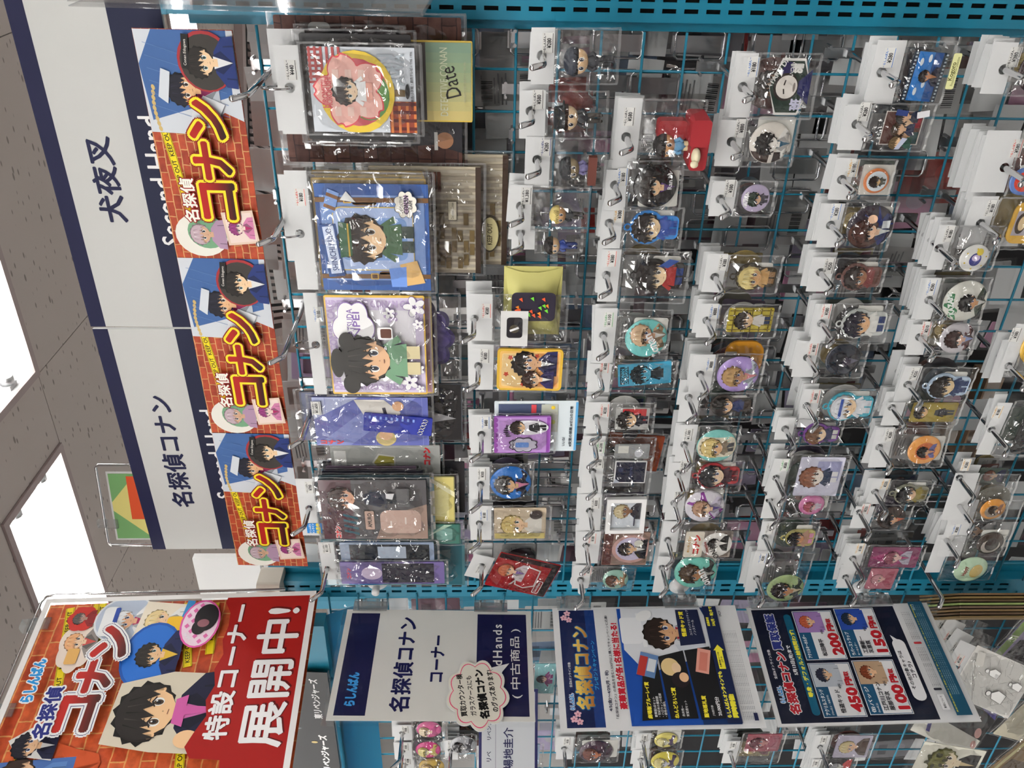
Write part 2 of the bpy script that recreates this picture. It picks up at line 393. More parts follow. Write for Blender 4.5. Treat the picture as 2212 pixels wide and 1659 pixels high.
# ------------------------------------------------------------------ room
CZ = 2.6
X0, X1, Y0, Y1 = -6.4, 4.2, -4.3, 5.4
struct(MB().box((X0, Y0, -.05), (X1, Y1, 0)).build('floor', M['floor']))
struct(MB().box((X0 - .1, Y0, 0), (X0, Y1, CZ + .2)).build('wall_left', M['wallp'])); struct(MB().box((X1, Y0, 0), (X1 + .1, Y1, CZ + .2)).build('wall_right', M['wallp']))
struct(MB().box((X0, Y1, 0), (X1, Y1 + .1, CZ + .2)).build('wall_back', M['wallp'])); struct(MB().box((X0, Y0 - .1, 0), (X1, Y0, CZ + .2)).build('wall_front', M['wallp']))
struct(MB().box((X0, Y0, CZ + .12), (X1, Y1, CZ + .16)).build('ceiling_slab', M['board']))
ceil = bpy.data.objects.new('ceiling', None); COL.objects.link(ceil); struct(ceil); ceil.location = (0, 0, CZ)
_tm = {}


def tile(x0, x1, y0, y1):
    k = (round(x1 - x0, 3), round(y1 - y0, 3)); g = .0012
    if k not in _tm:
        _tm[k] = MB().box((g, g, 0), (k[0] - g, k[1] - g, .015)).build('ceiling_tile', M['ceil'], ceil); o = _tm[k]
    else:
        o = bpy.data.objects.new('ceiling_tile', _tm[k].data); COL.objects.link(o); o.parent = ceil
    o.location = (x0, y0, 0)


XF = [-.92 + 1.43 * i for i in range(-4, 4)]; YF = [-3.69, -2.87, -2.05, -1.23, .41, 2.05, 3.69]  # one unseen front row is added to light the goods more frontally
fixm = None
FW, FD = 1.23, .31
for j, y in enumerate(YF):
    for x in XF:
        if x < X0 or x + FW > X1: continue
        tile(x + FW, x + 1.43, y, y + FD)
        if fixm is None:
            h = MB(); a, d, e = FW, FD, .085; q = .018
            h.add([(q, q, 0), (a - q, q, 0), (a - q, d - q, 0), (q, d - q, 0), (q + .004, q + .03, e), (a - q - .004, q + .03, e), (a - q - .004, d - q - .03, e), (q + .004, d - q - .03, e)],
                  [(0, 1, 5, 4), (1, 2, 6, 5), (2, 3, 7, 6), (3, 0, 4, 7), (4, 5, 6, 7)])
            rm = MB()
            for aa, bb in (((0, 0, -.006), (a, q, .008)), ((0, d - q, -.006), (a, d, .008)), ((0, q, -.006), (q, d - q, .008)), ((a - q, q, -.006), (a, d - q, .008))): rm.box(aa, bb)
            tb = MB().tube([(.05, 0, 0), (a - .05, 0, 0)], .0145, 12); cp = MB().tube([(.028, 0, 0), (.05, 0, 0)], .0155, 12).tube([(a - .05, 0, 0), (a - .028, 0, 0)], .0155, 12)
            sk = MB().box((.019, -.016, -.012), (.03, .016, .05)).box((a - .03, -.016, -.012), (a - .019, .016, .05))
            t = thing('ceiling_light', 'x', 'ceiling light'); t.location = (x, y, CZ)
            parts = [h.build('housing', M['white'], t), rm.build('rim', M['acgrey'], t)]
            for yy in (d / 2 - .066, d / 2 + .066):
                o = tb.build('tube', M['tube'], t, True) if yy < d / 2 else link('tube', parts[2].data, t); o.location = (0, yy, .022); parts.append(o)
                c = cp.build('end_cap', M['steel'], o, True) if yy < d / 2 else link('end_cap', parts[3].data, o); parts.append(c)
                s2 = sk.build('socket', M['white'], o) if yy < d / 2 else link('socket', parts[4].data, o); parts.append(s2)
            fixm = parts
        else:
            t = thing('ceiling_light', 'x', 'ceiling light'); t.location = (x, y, CZ)
            link('housing', fixm[0].data, t); link('rim', fixm[1].data, t)
            for k in (2, 5):
                o = link('tube', fixm[k].data, t); o.location = fixm[k].location; link('end_cap', fixm[3].data, o); link('socket', fixm[4].data, o)
        t['group'] = 'recessed ceiling lights'
        if j == 4 and abs(x + .92) < .01: t['label'] = 'recessed twin tube ceiling light above the dark-edged white header sign'
        elif j == 4 and abs(x + 2.35) < .01: t['label'] = 'recessed twin tube ceiling light behind the red hanging poster'
        elif j == 5 and abs(x + .92) < .01: t['label'] = 'small bright ceiling light seen past the clear pocket holder'
        else: t['label'] = 'unseen recessed twin tube ceiling light, in rows partly added for frontal light'
# boards between the light rows
for j in range(-1, len(YF)):
    a = YF[j] + FD if j >= 0 else Y0; bq = YF[j + 1] if j + 1 < len(YF) else Y1
    if bq - a < .05: continue
    n = max(1, round((bq - a) / .665))
    for k in range(n):
        for x in XF:
            for hh in (0, 1): tile(x + .715 * hh, x + .715 * hh + .715, a + (bq - a) * k / n, a + (bq - a) * (k + 1) / n)

# air conditioner grille on the ceiling far beyond the rack
A1 = WZ(548, 268, CZ); B1 = WZ(588, 296, CZ); ang = math.atan2(B1.y - A1.y, B1.x - A1.x)
ac = thing('ceiling_air_conditioner', 'brownish grey ceiling air conditioner with ribbed grille beyond the rack', 'air conditioner')
pc = WZ(600, 300, CZ); ac.location = (pc.x, pc.y, CZ - .03); ac.rotation_euler = (0, 0, ang)
MB().box((-.75, -1.0, -.005), (.75, 1.0, .03)).build('casing', M['acgrey'], ac)
rib = None
for k in range(58):
    if rib is None: rib = MB().box((-.68, -.009, -.02), (.68, .009, -.005)).build('rib', M['acgrey'], ac); o = rib
    else: o = link('rib', rib.data, ac)
    o.location = (0, -.93 + k * .0325, 0)
MB().box((-.7, -.96, -.0065), (.7, .96, -.0055)).build('rib_gap_shade', M['dark'], ac)  # near-black sheet painted in for the shade between the ribs


# ------------------------------------------------------------------ posts with slots
def post(x, label):
    t = thing('slotted_post', label, 'post'); t.location = (x, 0, 0)
    b = MB(); xs = [-.017, -.0085, -.0035, .0035, .0085, .017]; zt = 1.9
    zs = [0]; kk = []
    z = .62
    while z < zt - .03: zs += [z, z + .0165]; z += .02575
    zs.append(zt)
    V = {}
    def vv(i, j, y=0.0):
        if (i, j, y) not in V: V[(i, j, y)] = len(b.v); b.v.append((xs[i], y, zs[j]))
        return V[(i, j, y)]
    for j in range(len(zs) - 1):
        slot = j % 2 == 1
        for i in range(5):
            if slot and i in (1, 3):
                f = [vv(i, j), vv(i + 1, j), vv(i + 1, j + 1), vv(i, j + 1)]; g = [vv(i, j, .002), vv(i + 1, j, .002), vv(i + 1, j + 1, .002), vv(i, j + 1, .002)]
                for k in range(4): b.f.append((f[k], f[(k + 1) % 4], g[(k + 1) % 4], g[k])); b.mi.append(0)
            else: b.f.append((vv(i, j), vv(i + 1, j), vv(i + 1, j + 1), vv(i, j + 1))); b.mi.append(0)
    b.build('slotted_face', M['blue'], t)
    MB().box((-.0185, .0, 0), (-.017, .045, zt)).box((.017, .0, 0), (.0185, .045, zt)).build('side', M['blue'], t)
    MB().box((-.0165, .02, .0), (.0165, .045, zt)).build('slot_shade_box', M['dark'], t)  # near-black box put in for the shade seen through the slots
    MB().box((-.019, -.0005, zt), (.019, .046, zt + .006)).build('cap', M['blue'], t)
    f = MB().box((-.03, .012, .3), (-.0185, .03, zt - .02)) if x > -.5 else MB().box((.0185, .02, .3), (.03, .034, zt - .02))
    f.build('flange', M['blue'], t)
    return t


post(.0235, 'blue slotted steel post running along the near edge of the grid')
post(-.905, 'blue slotted steel post behind the suction cups of the posters')


def grid(x0, x1, label):
    t = thing('wire_grid', label, 'grid'); vm = MB().tube([(0, .0017, .2), (0, .0017, 1.80)], .00175, 6).build('wire', M['blue'], t, True)
    n = round((x1 - x0) / .05) - 1; first = True
    for i in range(1, n + 1):
        o = vm if first else link('wire', vm.data, t); first = False; o.location = (x1 - .05 * i, 0, 0)
    hm = None
    for k in range(-6, 26):
        if hm is None: hm = MB().tube([(x0 + .012, -.0017, 0), (x1 - .005, -.0017, 0)], .00175, 6).build('wire', M['blue'], t, True); o = hm
        else: o = link('wire', hm.data, t)
        o.location = (0, 0, 1.5 - .05 * k)
    return t


grid(-.90, 0, 'blue wire grid panel between the two slotted posts')
grid(-1.85, -.91, 'blue wire grid panel of the next bay behind the posters')

# ------------------------------------------------------------------ header sign boards
def signboard(x0, x1, z, word, wx, wh, ww, sx, label, dz=0, sx2=None):
    t = thing('header_sign', label, 'sign', frame((x0, .006, z), 0, 0, dz)); wd = x1 - x0; h = .175
    MB().box((0, -h, -.005), (wd, 0, 0)).build('board', M['board'], t)
    a = Art(.0002, .0001)
    a.rect(0, -h, wd, 0, '#bfc0bd'); a.rect(0, -.021, wd, 0, '#12153a'); a.rect(0, -h, wd, -.113, '#171c38')
    a.build('print', t)
    b = Art(.0006, .0001); b.text(word, wx - x0, -.068, wh, '#14183c', .028, wide=ww); b.build('lettering', t)
    c = Art(.0006, .0001); c.text('Second Hand', sx - x0, -.137, .027, '#e8e8e8', .01, wide=.168); c.build('small_lettering', t)
    return t


signboard(-.404, .045, 2.0835, '犬夜叉', -.194, .0325, .111, -.197, 'white sign with dark blue bands and three large characters', .0)
signboard(-.819, -.408, 2.079, '名探偵コナン', -.624, .0325, .209, -.628, 'white sign with dark blue bands and six large characters', .008)


# ------------------------------------------------------------------ brick banners
def banner_art():
    A = Art(.0004, .00004, sc=.001)
    A.clip = (.0005, .0005, .2775, .1125)
    Wd, H = 278, 113
    def tape(x0, y0, x1, y1, wd=10):
        an = math.atan2(y1 - y0, x1 - x0); L = math.hypot(x1 - x0, y1 - y0); mx, my = (x0 + x1) / 2, (y0 + y1) / 2
        A.rect(mx - L / 2, my - wd / 2, mx + L / 2, my + wd / 2, '#f0d21c', an)
        for q in (-.42, .42): A.rect(mx - L / 2, my + wd * q - .3, mx + L / 2, my + wd * q + .3, '#3a3412', an)
        return an, mx, my
    an, mx, my = tape(40, 82, 232, 106); A.text('KEEP OUT  KEEP OUT  KEEP OUT', 150, 95.8, 5.4, '#2a2612', .02, rot=an)
    tape(240, 100, 290, 102); A.text('OUT', 262, 101, 5.6, '#2a2612', .02)
    # framed person in pale clothes
    A.poly([(162, 113), (278, 113), (278, 0), (176, 0), (186, 22), (160, 60)], '#c9ced4'); A.poly([(176, 108), (240, 113), (278, 92), (278, 8), (205, 10)], '#3d6096')
    for k in range(9): A.ell(166 + 6 * k, 104 - 1.2 * abs(k - 4) ** 1.5 * .3, 3.4, 2.2, '#c2a86c', .2, 8)
    for k in range(6): A.rect(180 + 14 * k, 14, 180.5 + 14 * k, 106, '#5d7cb0', -.3)
    A.bust(212, 56, 92, 62, '#1e1e2a', '#dfb184', '#b3bac2', '#7e2450'); A.poly([(196, 86), (232, 78), (236, 88), (204, 96)], '#ccd2d8')
    A.poly([(196, 20), (170, 34), (165, 66), (186, 60), (206, 44)], '#d4d7da')
    A.ell(244, 35, 34, 32, '#9c2f33'); A.ell(243, 35, 31, 29, '#3a3632'); A.bust(243, 30, 58, 58, '#26221f', '#ecc9a0', '#22336e', '#e0e0e0')
    A.rect(236, 52, 274, 60, '#1b1a1a', -.12); A.text('Conan Edogawa', 254, 56, 4.1, '#e6e2d8', 0, rot=-.12)
    # pale print and pink card at the other end
    A.ell(33, 74, 29, 33, '#e3e0d6'); A.ell(37, 66, 22, 25, '#6e9c78'); A.bust(34, 66, 40, 46, '#b8a2aa', '#c9a284', '#a587a0')
    A.rect(22, 3, 66, 43, '#dcc3b0', .1); A.rect(25, 6, 63, 40, '#e6d2c8', .1); A.bust(44, 22, 30, 32, '#8c3a72', '#e8cfc4', '#c77aa0', '#a82a62')
    # title lettering
    for ch, x in (('コ', 79), ('ナ', 130), ('ン', 179)):
        hh = 40 if ch != 'ナ' else 43
        y0 = 44
        for bw, col in ((.125, '#7d1410'), (.095, '#f2d62a'), (.035, '#a81c14')): A.text(ch, x, y0, hh, col, bw, wide=44, grad='#240806' if bw < .05 else None)
    A.text('名探偵', 80, 80, 17, '#8f1a16', .10, wide=56); A.text('名探偵', 80, 80, 17, '#f2ece0', .03, wide=56)
    return A


bm = None
for i, (xa, xb) in enumerate(((-.284, -.006), (-.562, -.2845), (-.8235, -.5625))):
    t = thing('brick_banner', ['brick patterned banner with red and yellow title, nearest of the three', 'brick patterned banner with red and yellow title, middle of the three', 'brick patterned banner with red and yellow title, farthest of the three'][i], 'banner',
              frame((xa, -.03, 1.8205), 0, -.03, 0), 'brick banners under the header signs')
    if i == 2: t.scale = (.945, 1, 1)
    if bm is None: bm = [MB().box((0, 0, -.0012), (.278, .113, 0)).build('panel', M['brick'], t), banner_art().build('print', t)]
    else: link('panel', bm[0].data, t); link('print', bm[1].data, t)


# ------------------------------------------------------------------ posters standing out from the post
def shopmark(A, x, y, h, col, edge='#f4f4f4', rot=0):
    """the shop's lettering"""
    A.text('らしんばん', x, y, h, edge, .13, rot=rot, wide=h * 4.0); A.text('らしんばん', x, y, h, col, .05, rot=rot, wide=h * 3.9)


def poster(name, label, o, ypr, wd, ht, sleeve=True, brick=None):
    mw = frame(o, *ypr); t = thing(name, label, 'poster', mw)
    MB().box((0, 0, -.0004), (wd, ht, 0)).build('sheet', brick or M['board'], t)
    if sleeve:
        MB().add([(-.008, -.007, .0026), (wd + .008, -.007, .0026), (wd + .008, ht + .006, .0026), (-.008, ht + .006, .0026)], [(0, 1, 2, 3)]).box((-.008, -.007, -.002), (wd + .008, ht + .006, -.001)).box((-.008, -.007, -.001), (wd + .008, -.0055, .0026)).box((-.008, ht + .0045, -.001), (wd + .008, ht + .006, .0026)).build('clear_sleeve', M['hard'], t)
    return t, mw


def hinge(t, y, wd):
    b = MB(); b.box((wd - .006, y - .027, .004), (wd + .013, y + .027, .0058)).box((wd - .006, y - .027, -.0045), (wd + .013, y + .027, -.003))
    b.tube([(wd + .016, y - .027, 0), (wd + .016, y - .008, 0)], .0055, 10).tube([(wd + .016, y + .008, 0), (wd + .016, y + .027, 0)], .0055, 10).tube([(wd + .019, y - .012, 0), (wd + .019, y + .012, 0)], .0045, 10)
    h = b.build('clear_hinge', M['clip'], t)
    MB().tube([(wd + .016, y - .019, 0), (wd + .016, y - .015, 0)], .0062, 10).tube([(wd + .016, y + .015, 0), (wd + .016, y + .019, 0)], .0062, 10).build('steel_band', M['steel'], h, True)
    return h


def cup(t, mw, px):
    p = W(px[0], px[1], -.012); b = MB(); n = 20; prof = [(.0, .0005), (.0175, .0005), (.018, -.0014), (.014, -.0045), (.0065, -.0085), (.0052, -.018), (.0065, -.0185), (.0065, -.027), (0, -.0275)]
    vs = []; fs = []
    for r, y in prof:
        for k in range(n): vs.append((r * math.cos(2 * PI * k / n), y, r * math.sin(2 * PI * k / n)))
    for i in range(len(prof) - 1):
        for k in range(n): fs.append((i * n + k, i * n + (k + 1) % n, (i + 1) * n + (k + 1) % n, (i + 1) * n + k))
    b.add(vs, fs); c = b.build('suction_cup', M['whiteplastic'], t, True)
    c.matrix_parent_inverse = mw.inverted(); c.location = (p.x, -.0006, p.z)


# red poster on a wire frame
t, mw = poster('red_poster', 'large red and brick poster with white lettering on a chrome wire frame', (-.8985, -.3664, 1.7937), (1.3975, -.0204, .0187), .297, .42, False, M['brick2'])
A = Art(.0004, .00004, sc=.001); A.clip = (0, 0, .297, .42)
def tape2(x0, y0, x1, y1, wd=13):
    an = math.atan2(y1 - y0, x1 - x0); L = math.hypot(x1 - x0, y1 - y0); mx, my = (x0 + x1) / 2, (y0 + y1) / 2
    A.rect(mx - L / 2, my - wd / 2, mx + L / 2, my + wd / 2, '#f0d222', an)
    for q in (-.42, .42): A.rect(mx - L / 2, my + wd * q - .3, mx + L / 2, my + wd * q + .3, '#3a3412', an)
    n = max(1, int(L / 48)); c, q = math.cos(an), math.sin(an)
    for k in range(n):
        d = -L / 2 + L * (k + .5) / n; A.text('KEEP OUT', mx + d * c, my + d * q, wd * .52, '#2c2812', .02, rot=an)
tape2(8, 330, 290, 386); tape2(215, 352, 295, 345); tape2(190, 318, 296, 338); tape2(5, 360, 60, 378); tape2(180, 178, 292, 205); tape2(8, 150, 120, 168); tape2(200, 150, 290, 160)
A.poly([(8, 420), (0, 330), (34, 300), (70, 330), (60, 300), (52, 268), (40, 262), (0, 270)], '#c4532c')
A.rect(0, 296, 46, 420, '#4a6ca8', .05); A.bust(22, 352, 42, 90, '#3a2c26', '#d9b08c', '#5a80b8')
A.poly([(44, 330), (84, 330), (92, 372), (74, 398), (52, 380)], '#d5d4d0'); A.bust(66, 360, 40, 62, '#20202a', '#d9b08c', '#23263e', '#c8c8c8')
A.poly(scallop(222, 352, 46, 27, 7, .12), '#e9d9cc'); A.bust(226, 348, 58, 50, '#e2a878', '#f0c9a8', '#8c8480', '#c0504a'); A.rrect(188, 344, 214, 362, 3, '#d8a860')
A.poly(scallop(266, 358, 22, 22, 6, .12), '#c4342c'); A.bust(266, 356, 30, 34, '#5c5654', '#b08c80', '#8c2a2c')
A.ell(262, 292, 42, 46, '#d9dde2'); A.ell(262, 292, 39, 43, '#b4bfd0'); A.bust(258, 282, 62, 62, '#e6e8ea', '#e2b08c', '#eceef0', '#a02858'); A.rrect(232, 302, 284, 326, 8, '#e8eaec'); A.rrect(234, 302, 282, 309, 2, '#2f4ca0')
A.rect(214, 196, 288, 268, '#e9dfcc', -.12); A.rrect(206, 252, 232, 268, 1, '#a82424'); A.text('DETECTIVE', 219, 263, 2.8, '#f0e8d8', .02); A.text('CONAN', 219, 257, 5, '#f0e8d8', .05); A.bust(256, 228, 48, 64, '#e4cd96', '#edc6a0', '#e8e8e4', '#23252e'); A.rect(222, 192, 290, 204, '#3a86c0', -.12); A.rrect(228, 200, 262, 224, 6, '#e8b830')
A.ell(196, 234, 56, 44, '#1f56a8'); A.ell(196, 234, 52, 40, '#2a6cc4'); A.bust(196, 224, 86, 66, '#2c2824', '#e6bd92', '#20264e', '#d8b040')
A.ell(247, 172, 42, 30, '#d4589c'); A.ell(247, 172, 39, 27, '#ecd2e0')
for i in range(8):
    for j in range(6):
        if (i + j) % 2: A.poly([(216 + i * 9, 155 + j * 8), (220.5 + i * 9, 159 + j * 8), (216 + i * 9, 163 + j * 8), (211.5 + i * 9, 159 + j * 8)], '#d46aa4') if ((216 + i * 9 - 247) / 37) ** 2 + ((159 + j * 8 - 172) / 25) ** 2 < .8 else None
A.ell(257, 164, 24, 18, '#1e1b1e'); A.ell(240, 172, 13, 11, '#241f22'); A.ell(247, 167, 7, 9, '#8e5e66'); A.text('AKAI', 224, 186, 4.5, '#f4e4ee', .04, rot=.8)
A.poly([(60, 268), (150, 262), (166, 190), (160, 120), (40, 120), (46, 196)], '#cfc6b2'); A.bust(104, 186, 124, 150, '#2a2624', '#e8bf92', '#1d1f38', '#c86aa6'); A.poly([(80, 160), (128, 160), (122, 176), (86, 176)], '#c45a9c'); A.poly([(98, 160), (112, 160), (108, 118), (102, 118)], '#c45a9c'); A.ell(62, 150, 13, 17, '#e8bf92')
# title
for ch, x, y in (('コ', 105, 312), ('ナ', 163, 304), ('ン', 218, 296)):
    for bw, col in ((.15, '#f4f2f0'), (.112, '#2c3466'), (.098, '#f4f2f0'), (.05, '#b42a24')): A.text(ch, x, y, 48, col, bw, wide=50, grad='#4a2420' if bw < .06 else None)
A.text('名探偵', 108, 352, 23, '#f2f2f2', .14, wide=76, rot=.02); A.text('名探偵', 108, 352, 23, '#2a3078', .04, wide=76, rot=.02)
shopmark(A, 158, 390, 17, '#2a8cd0', rot=.03)
A.poly([(0, 0), (297, 0), (297, 136), (280, 138), (262, 128), (238, 126), (214, 130), (190, 124), (166, 132), (140, 126), (118, 134), (94, 128), (70, 140), (50, 148), (34, 138), (30, 96), (0, 92)], '#9c1714')
A.text('特設コーナー', 168, 109, 32, '#5c0c0c', .036, wide=218); A.text('特設コーナー', 167, 110.5, 32, '#f4f2f0', .03, wide=216)
A.text('展開中!', 158, 46, 60, '#5c0c0c', .026, wide=222); A.text('展開中!', 156, 48, 60, '#f4f2f0', .022, wide=220)
for r in ((0, 0, 297, 9), (0, 411, 297, 420), (0, 0, 8, 420), (289, 0, 297, 420)): A.rect(*r, '#e4e2e0')
A.build('print', t)
fr = MB().tube([(.316, .055, -.004), (.319, .42, -.004), (.316, .434, -.004), (.305, .439, -.004), (-.005, .44, -.004), (-.012, .436, -.004), (-.014, .428, -.004), (-.014, .02, -.004)], .0022, 8).build('wire_frame', M['chrome'], t, True)
for x in (.262, .12, .03):
    c = MB().box((x - .01, .408, .0012), (x + .01, .432, .004)).box((x - .01, .408, -.0075), (x + .01, .432, -.005)).tube([(x - .011, .436, -.004), (x + .011, .436, -.004)], .006, 8).box((x - .008, .44, -.012), (x + .008, .452, .004)).build('clear_clip', M['clip'], t)
# clamp that carries the frame
cl = thing('frame_clamp', 'beige plastic clamp on top of the blue post holding the wire frame', 'clamp'); cl.location = (-.897, -.006, 1.885)
MB().prism(rr(-.028, -.022, .028, .026, .008), -.012, .026).build('body', M['beige'], cl, False)
MB().tube([(0, -.02, .02), (0, -.02, .062)], .008, 12).build('sleeve', M['clip'], cl, True); MB().tube([(0, -.035, .012), (0, -.022, .012)], .009, 14).build('screw', M['steel'], cl, True)

# corner poster
t, mw = poster('corner_poster', 'white poster with dark blue bands and large dark title in a clear sleeve', (-.882, -.2833, 1.4606), (1.5746, .0094, -.0097), .21, .297)
A = Art(.0004, .00006, sc=.001)
A.rect(0, 0, 210, 297, '#e4e3dd'); A.rect(8, 243, 202, 288, '#171a45'); A.rect(8, 8, 202, 86, '#171a45')
shopmark(A, 54, 268, 15, '#3d9be0', '#16244f')
A.text('名探偵コナン', 104, 196, 28, '#1a1c52', .03, wide=178); A.text('コーナー', 112, 146, 20, '#1a1c52', .03, wide=88)
A.text('SecondHands', 105, 54, 14, '#eceae6', .015, wide=150, sp=1.25); A.text('( 中古商品 )', 105, 26, 17, '#eceae6', .01, wide=132)
A.build('print', t)
hinge(t, .26, .21); hinge(t, .065, .21); cup(t, mw, (813, 1267))
sb = thing('handwritten_bubble_note', 'cloud-shaped white note with pink outline and black handwriting on the corner poster', 'note', frame((-.882 + .0062, -.2833 + .043, 1.4606 + .083), 1.5746, .0094, .08))
MB().prism([(x * .001, y * .001) for x, y in scallop(0, 0, 60, 44, 9, .16)] , 0, .0006).build('card', M['board'], sb)
A = Art(.0007, .00006, sc=.001); A.poly([(-46, -18), (-72, -40), (-26, -40)], '#dd5f7d') if 0 else None
A.poly(scallop(0, 0, 59, 43, 9, .16), '#e2ddcf'); A.poly(scallop(0, 0, 55, 39.5, 9, .16), '#e0557a'); A.poly(scallop(0, 0, 53.3, 38, 9, .16), '#e2ddcf')
A.text('買取カウンター横', 0, 23, 9, '#181818', .03, rot=.05, wide=74); A.text('ガラスケースにも', -2, 9.5, 8, '#181818', .02, rot=.05, wide=70)
A.text('名探偵コナン', 0, -6, 13, '#121212', .06, rot=.05, wide=86); A.text('のグッズあります!', 4, -22, 9, '#181818', .03, rot=.05, wide=74); A.build('print', sb)
A = None
MB().prism([(.030, -.034), (.052, -.052), (.046, -.024)], 0, .0005).build('tail', M['board'], sb)

# campaign poster
t, mw = poster('campaign_poster', 'blue campaign poster with gold title and black prize panels in a clear sleeve', (-.8935, -.2881, 1.1273), (1.4276, -.0209, 0), .21, .297)
A = Art(.0004, .00004, sc=.001); A.rect(0, 0, 210, 297, '#eaeaec'); A.clip = (.002, .002, .208, .295)
A.rect(5, 231, 205, 287, '#1a2450'); A.rect(5, 231, 205, 246, '#1e3a7a')
A.text('名探偵コナン', 104, 257, 25, '#1c6c9c', .09, wide=140); A.text('名探偵コナン', 104, 257, 25, '#f0c860', .045, wide=140, grad='#a8662a')
A.text('プレゼントキャンペーン', 106, 238, 6.5, '#2fa0d8', .02, wide=84); shopmark(A, 46, 277, 6.5, '#2a8cd0'); A.text('全店&オンライン対象', 90, 277, 4.2, '#e8e8ee', .02, wide=42)
for cx, cy in ((18, 276), (26, 270), (14, 268), (190, 280), (198, 274), (186, 272)):
    for k in range(5): A.ell(cx + 3.2 * math.cos(k * 1.257), cy + 3.2 * math.sin(k * 1.257), 2.4, 2, '#eab8c4', k * 1.257, n=10)
    A.ell(cx, cy, 1.2, 1.2, '#c0607a', n=8)
A.text('4/5(金)〜4/29(月・祝)', 62, 221, 6, '#30344c', .04, wide=66); A.text('「名探偵コナン」の商品を含む1,500円以上購入でキャンペーンに応募!', 105, 212.5, 4.4, '#30303c', .02, wide=176); A.text('豪華賞品が各1名様に当たる!', 105, 202, 10.5, '#f2e8e8', .12, wide=146); A.text('豪華賞品が各1名様に当たる!', 105, 202, 10.5, '#b42030', .06, wide=146)
A.rect(5, 34, 205, 194, '#1c4a9e'); A.rect(5, 34, 205, 90, '#17305f')
A.poly([(88, 160), (130, 190), (205, 188), (205, 60), (140, 40), (110, 90)], '#d7d9de'); A.rrect(140, 160, 188, 192, 5, '#e6e7ea'); A.rect(134, 156, 196, 162, '#e6e7ea', .1); A.bust(158, 112, 96, 92, '#2c221e', '#cf9f78', '#dcdfe5', '#a02c3c'); A.poly([(120, 60), (140, 66), (136, 110), (122, 104)], '#c4c8d0'); A.ell(190, 152, 9, 14, '#eceef0', .5)
A.poly([(12, 178), (100, 166), (104, 142), (14, 140)], '#1a1a1c'); A.poly([(14, 136), (116, 140), (126, 100), (14, 96)], '#1a1a1c'); A.poly([(12, 92), (126, 98), (132, 58), (14, 46)], '#1a1a1c'); A.poly([(134, 102), (200, 100), (200, 64), (138, 62)], '#1d2340')
A.rect(82, 144, 122, 172, '#5c7ca8', -.3); A.rect(84, 160, 118, 172, '#b43a34', -.3); A.rect(90, 146, 112, 158, '#cfd4d8', -.3)
A.ell(98, 124, 15, 14, '#dcc08a'); A.ell(96, 115, 9, 7, '#e8c9a4'); A.ell(76, 112, 13, 13, '#262022'); A.ell(80, 106, 8, 7, '#e0b48c')
A.rect(86, 62, 128, 82, '#d89888', -.25); A.rect(90, 66, 122, 78, '#c87868', -.25)
A.text('劇場版ブルーレイ賞', 15, 166, 6.4, '#e8d83a', .05, 'l', wide=58, rot=-.03); A.text('ねんどろいど賞', 15, 127, 6.4, '#e8d83a', .05, 'l', wide=48, rot=-.03); A.text('聖地巡礼賞', 15, 84, 6.4, '#e8d83a', .05, 'l', wide=34, rot=-.03); A.text('怪盗キッド賞', 150, 93, 7, '#e8d83a', .05, 'l', wide=46, rot=-.02)
for tx, x, y in (('豪華版3点セット', 17, 157), ('・世紀末の魔術師', 17, 152), ('・ハロウィンの花嫁', 17, 147), ('・緋色の弾丸', 17, 142.5), ('赤井秀一', 17, 117), ('安室透セット', 17, 111), ('JTB旅行券', 17, 73), ('ユニオンクリエイティブ', 152, 82), ('ノンスケール', 152, 76)): A.text(tx, x, y, 4, '#e6e6e6', .01, 'l')
A.text('20,000円分', 17, 64, 6, '#f0f0f0', .03, 'l')
A.rect(5, 34, 205, 56, '#1a2448'); A.text('らしんばんオンラインでも', 14, 51, 5.6, '#ece03c', .06, 'l', wide=74); A.text('同時開催!', 14, 42, 7.5, '#ece03c', .08, 'l', wide=36)
A.text('応募締切', 168, 51.5, 4.2, '#ece03c', .05, 'l', wide=16); A.text('5/6(月・祝)まで', 168, 43, 6, '#ece03c', .05, 'l', wide=36)
A.poly([(92, 40), (124, 40), (124, 37), (134, 45), (124, 53), (124, 50), (92, 50)], '#ece03c'); A.text('応募特設ページは', 108, 47, 2.8, '#23232a', .03, wide=26); A.text('コチラ!', 108, 43, 2.8, '#23232a', .03)
for k in range(8): A.text('※対象店舗・期間・賞品の内容は予告なく変更となる場合がございます あらかじめご了承ください 詳しくは店頭にて', 84, 30.5 - k * 2.6, 1.5, '#6a6c76', 0, wide=150)
A.rect(8, 10, 20, 16, '#22284c'); A.text('0429', 190, 30, 3.8, '#40424c', .02)
A.build('print', t); hinge(t, .262, .21); hinge(t, .088, .21); cup(t, mw, (1255, 1264)); cup(t, mw, (1470, 1275))

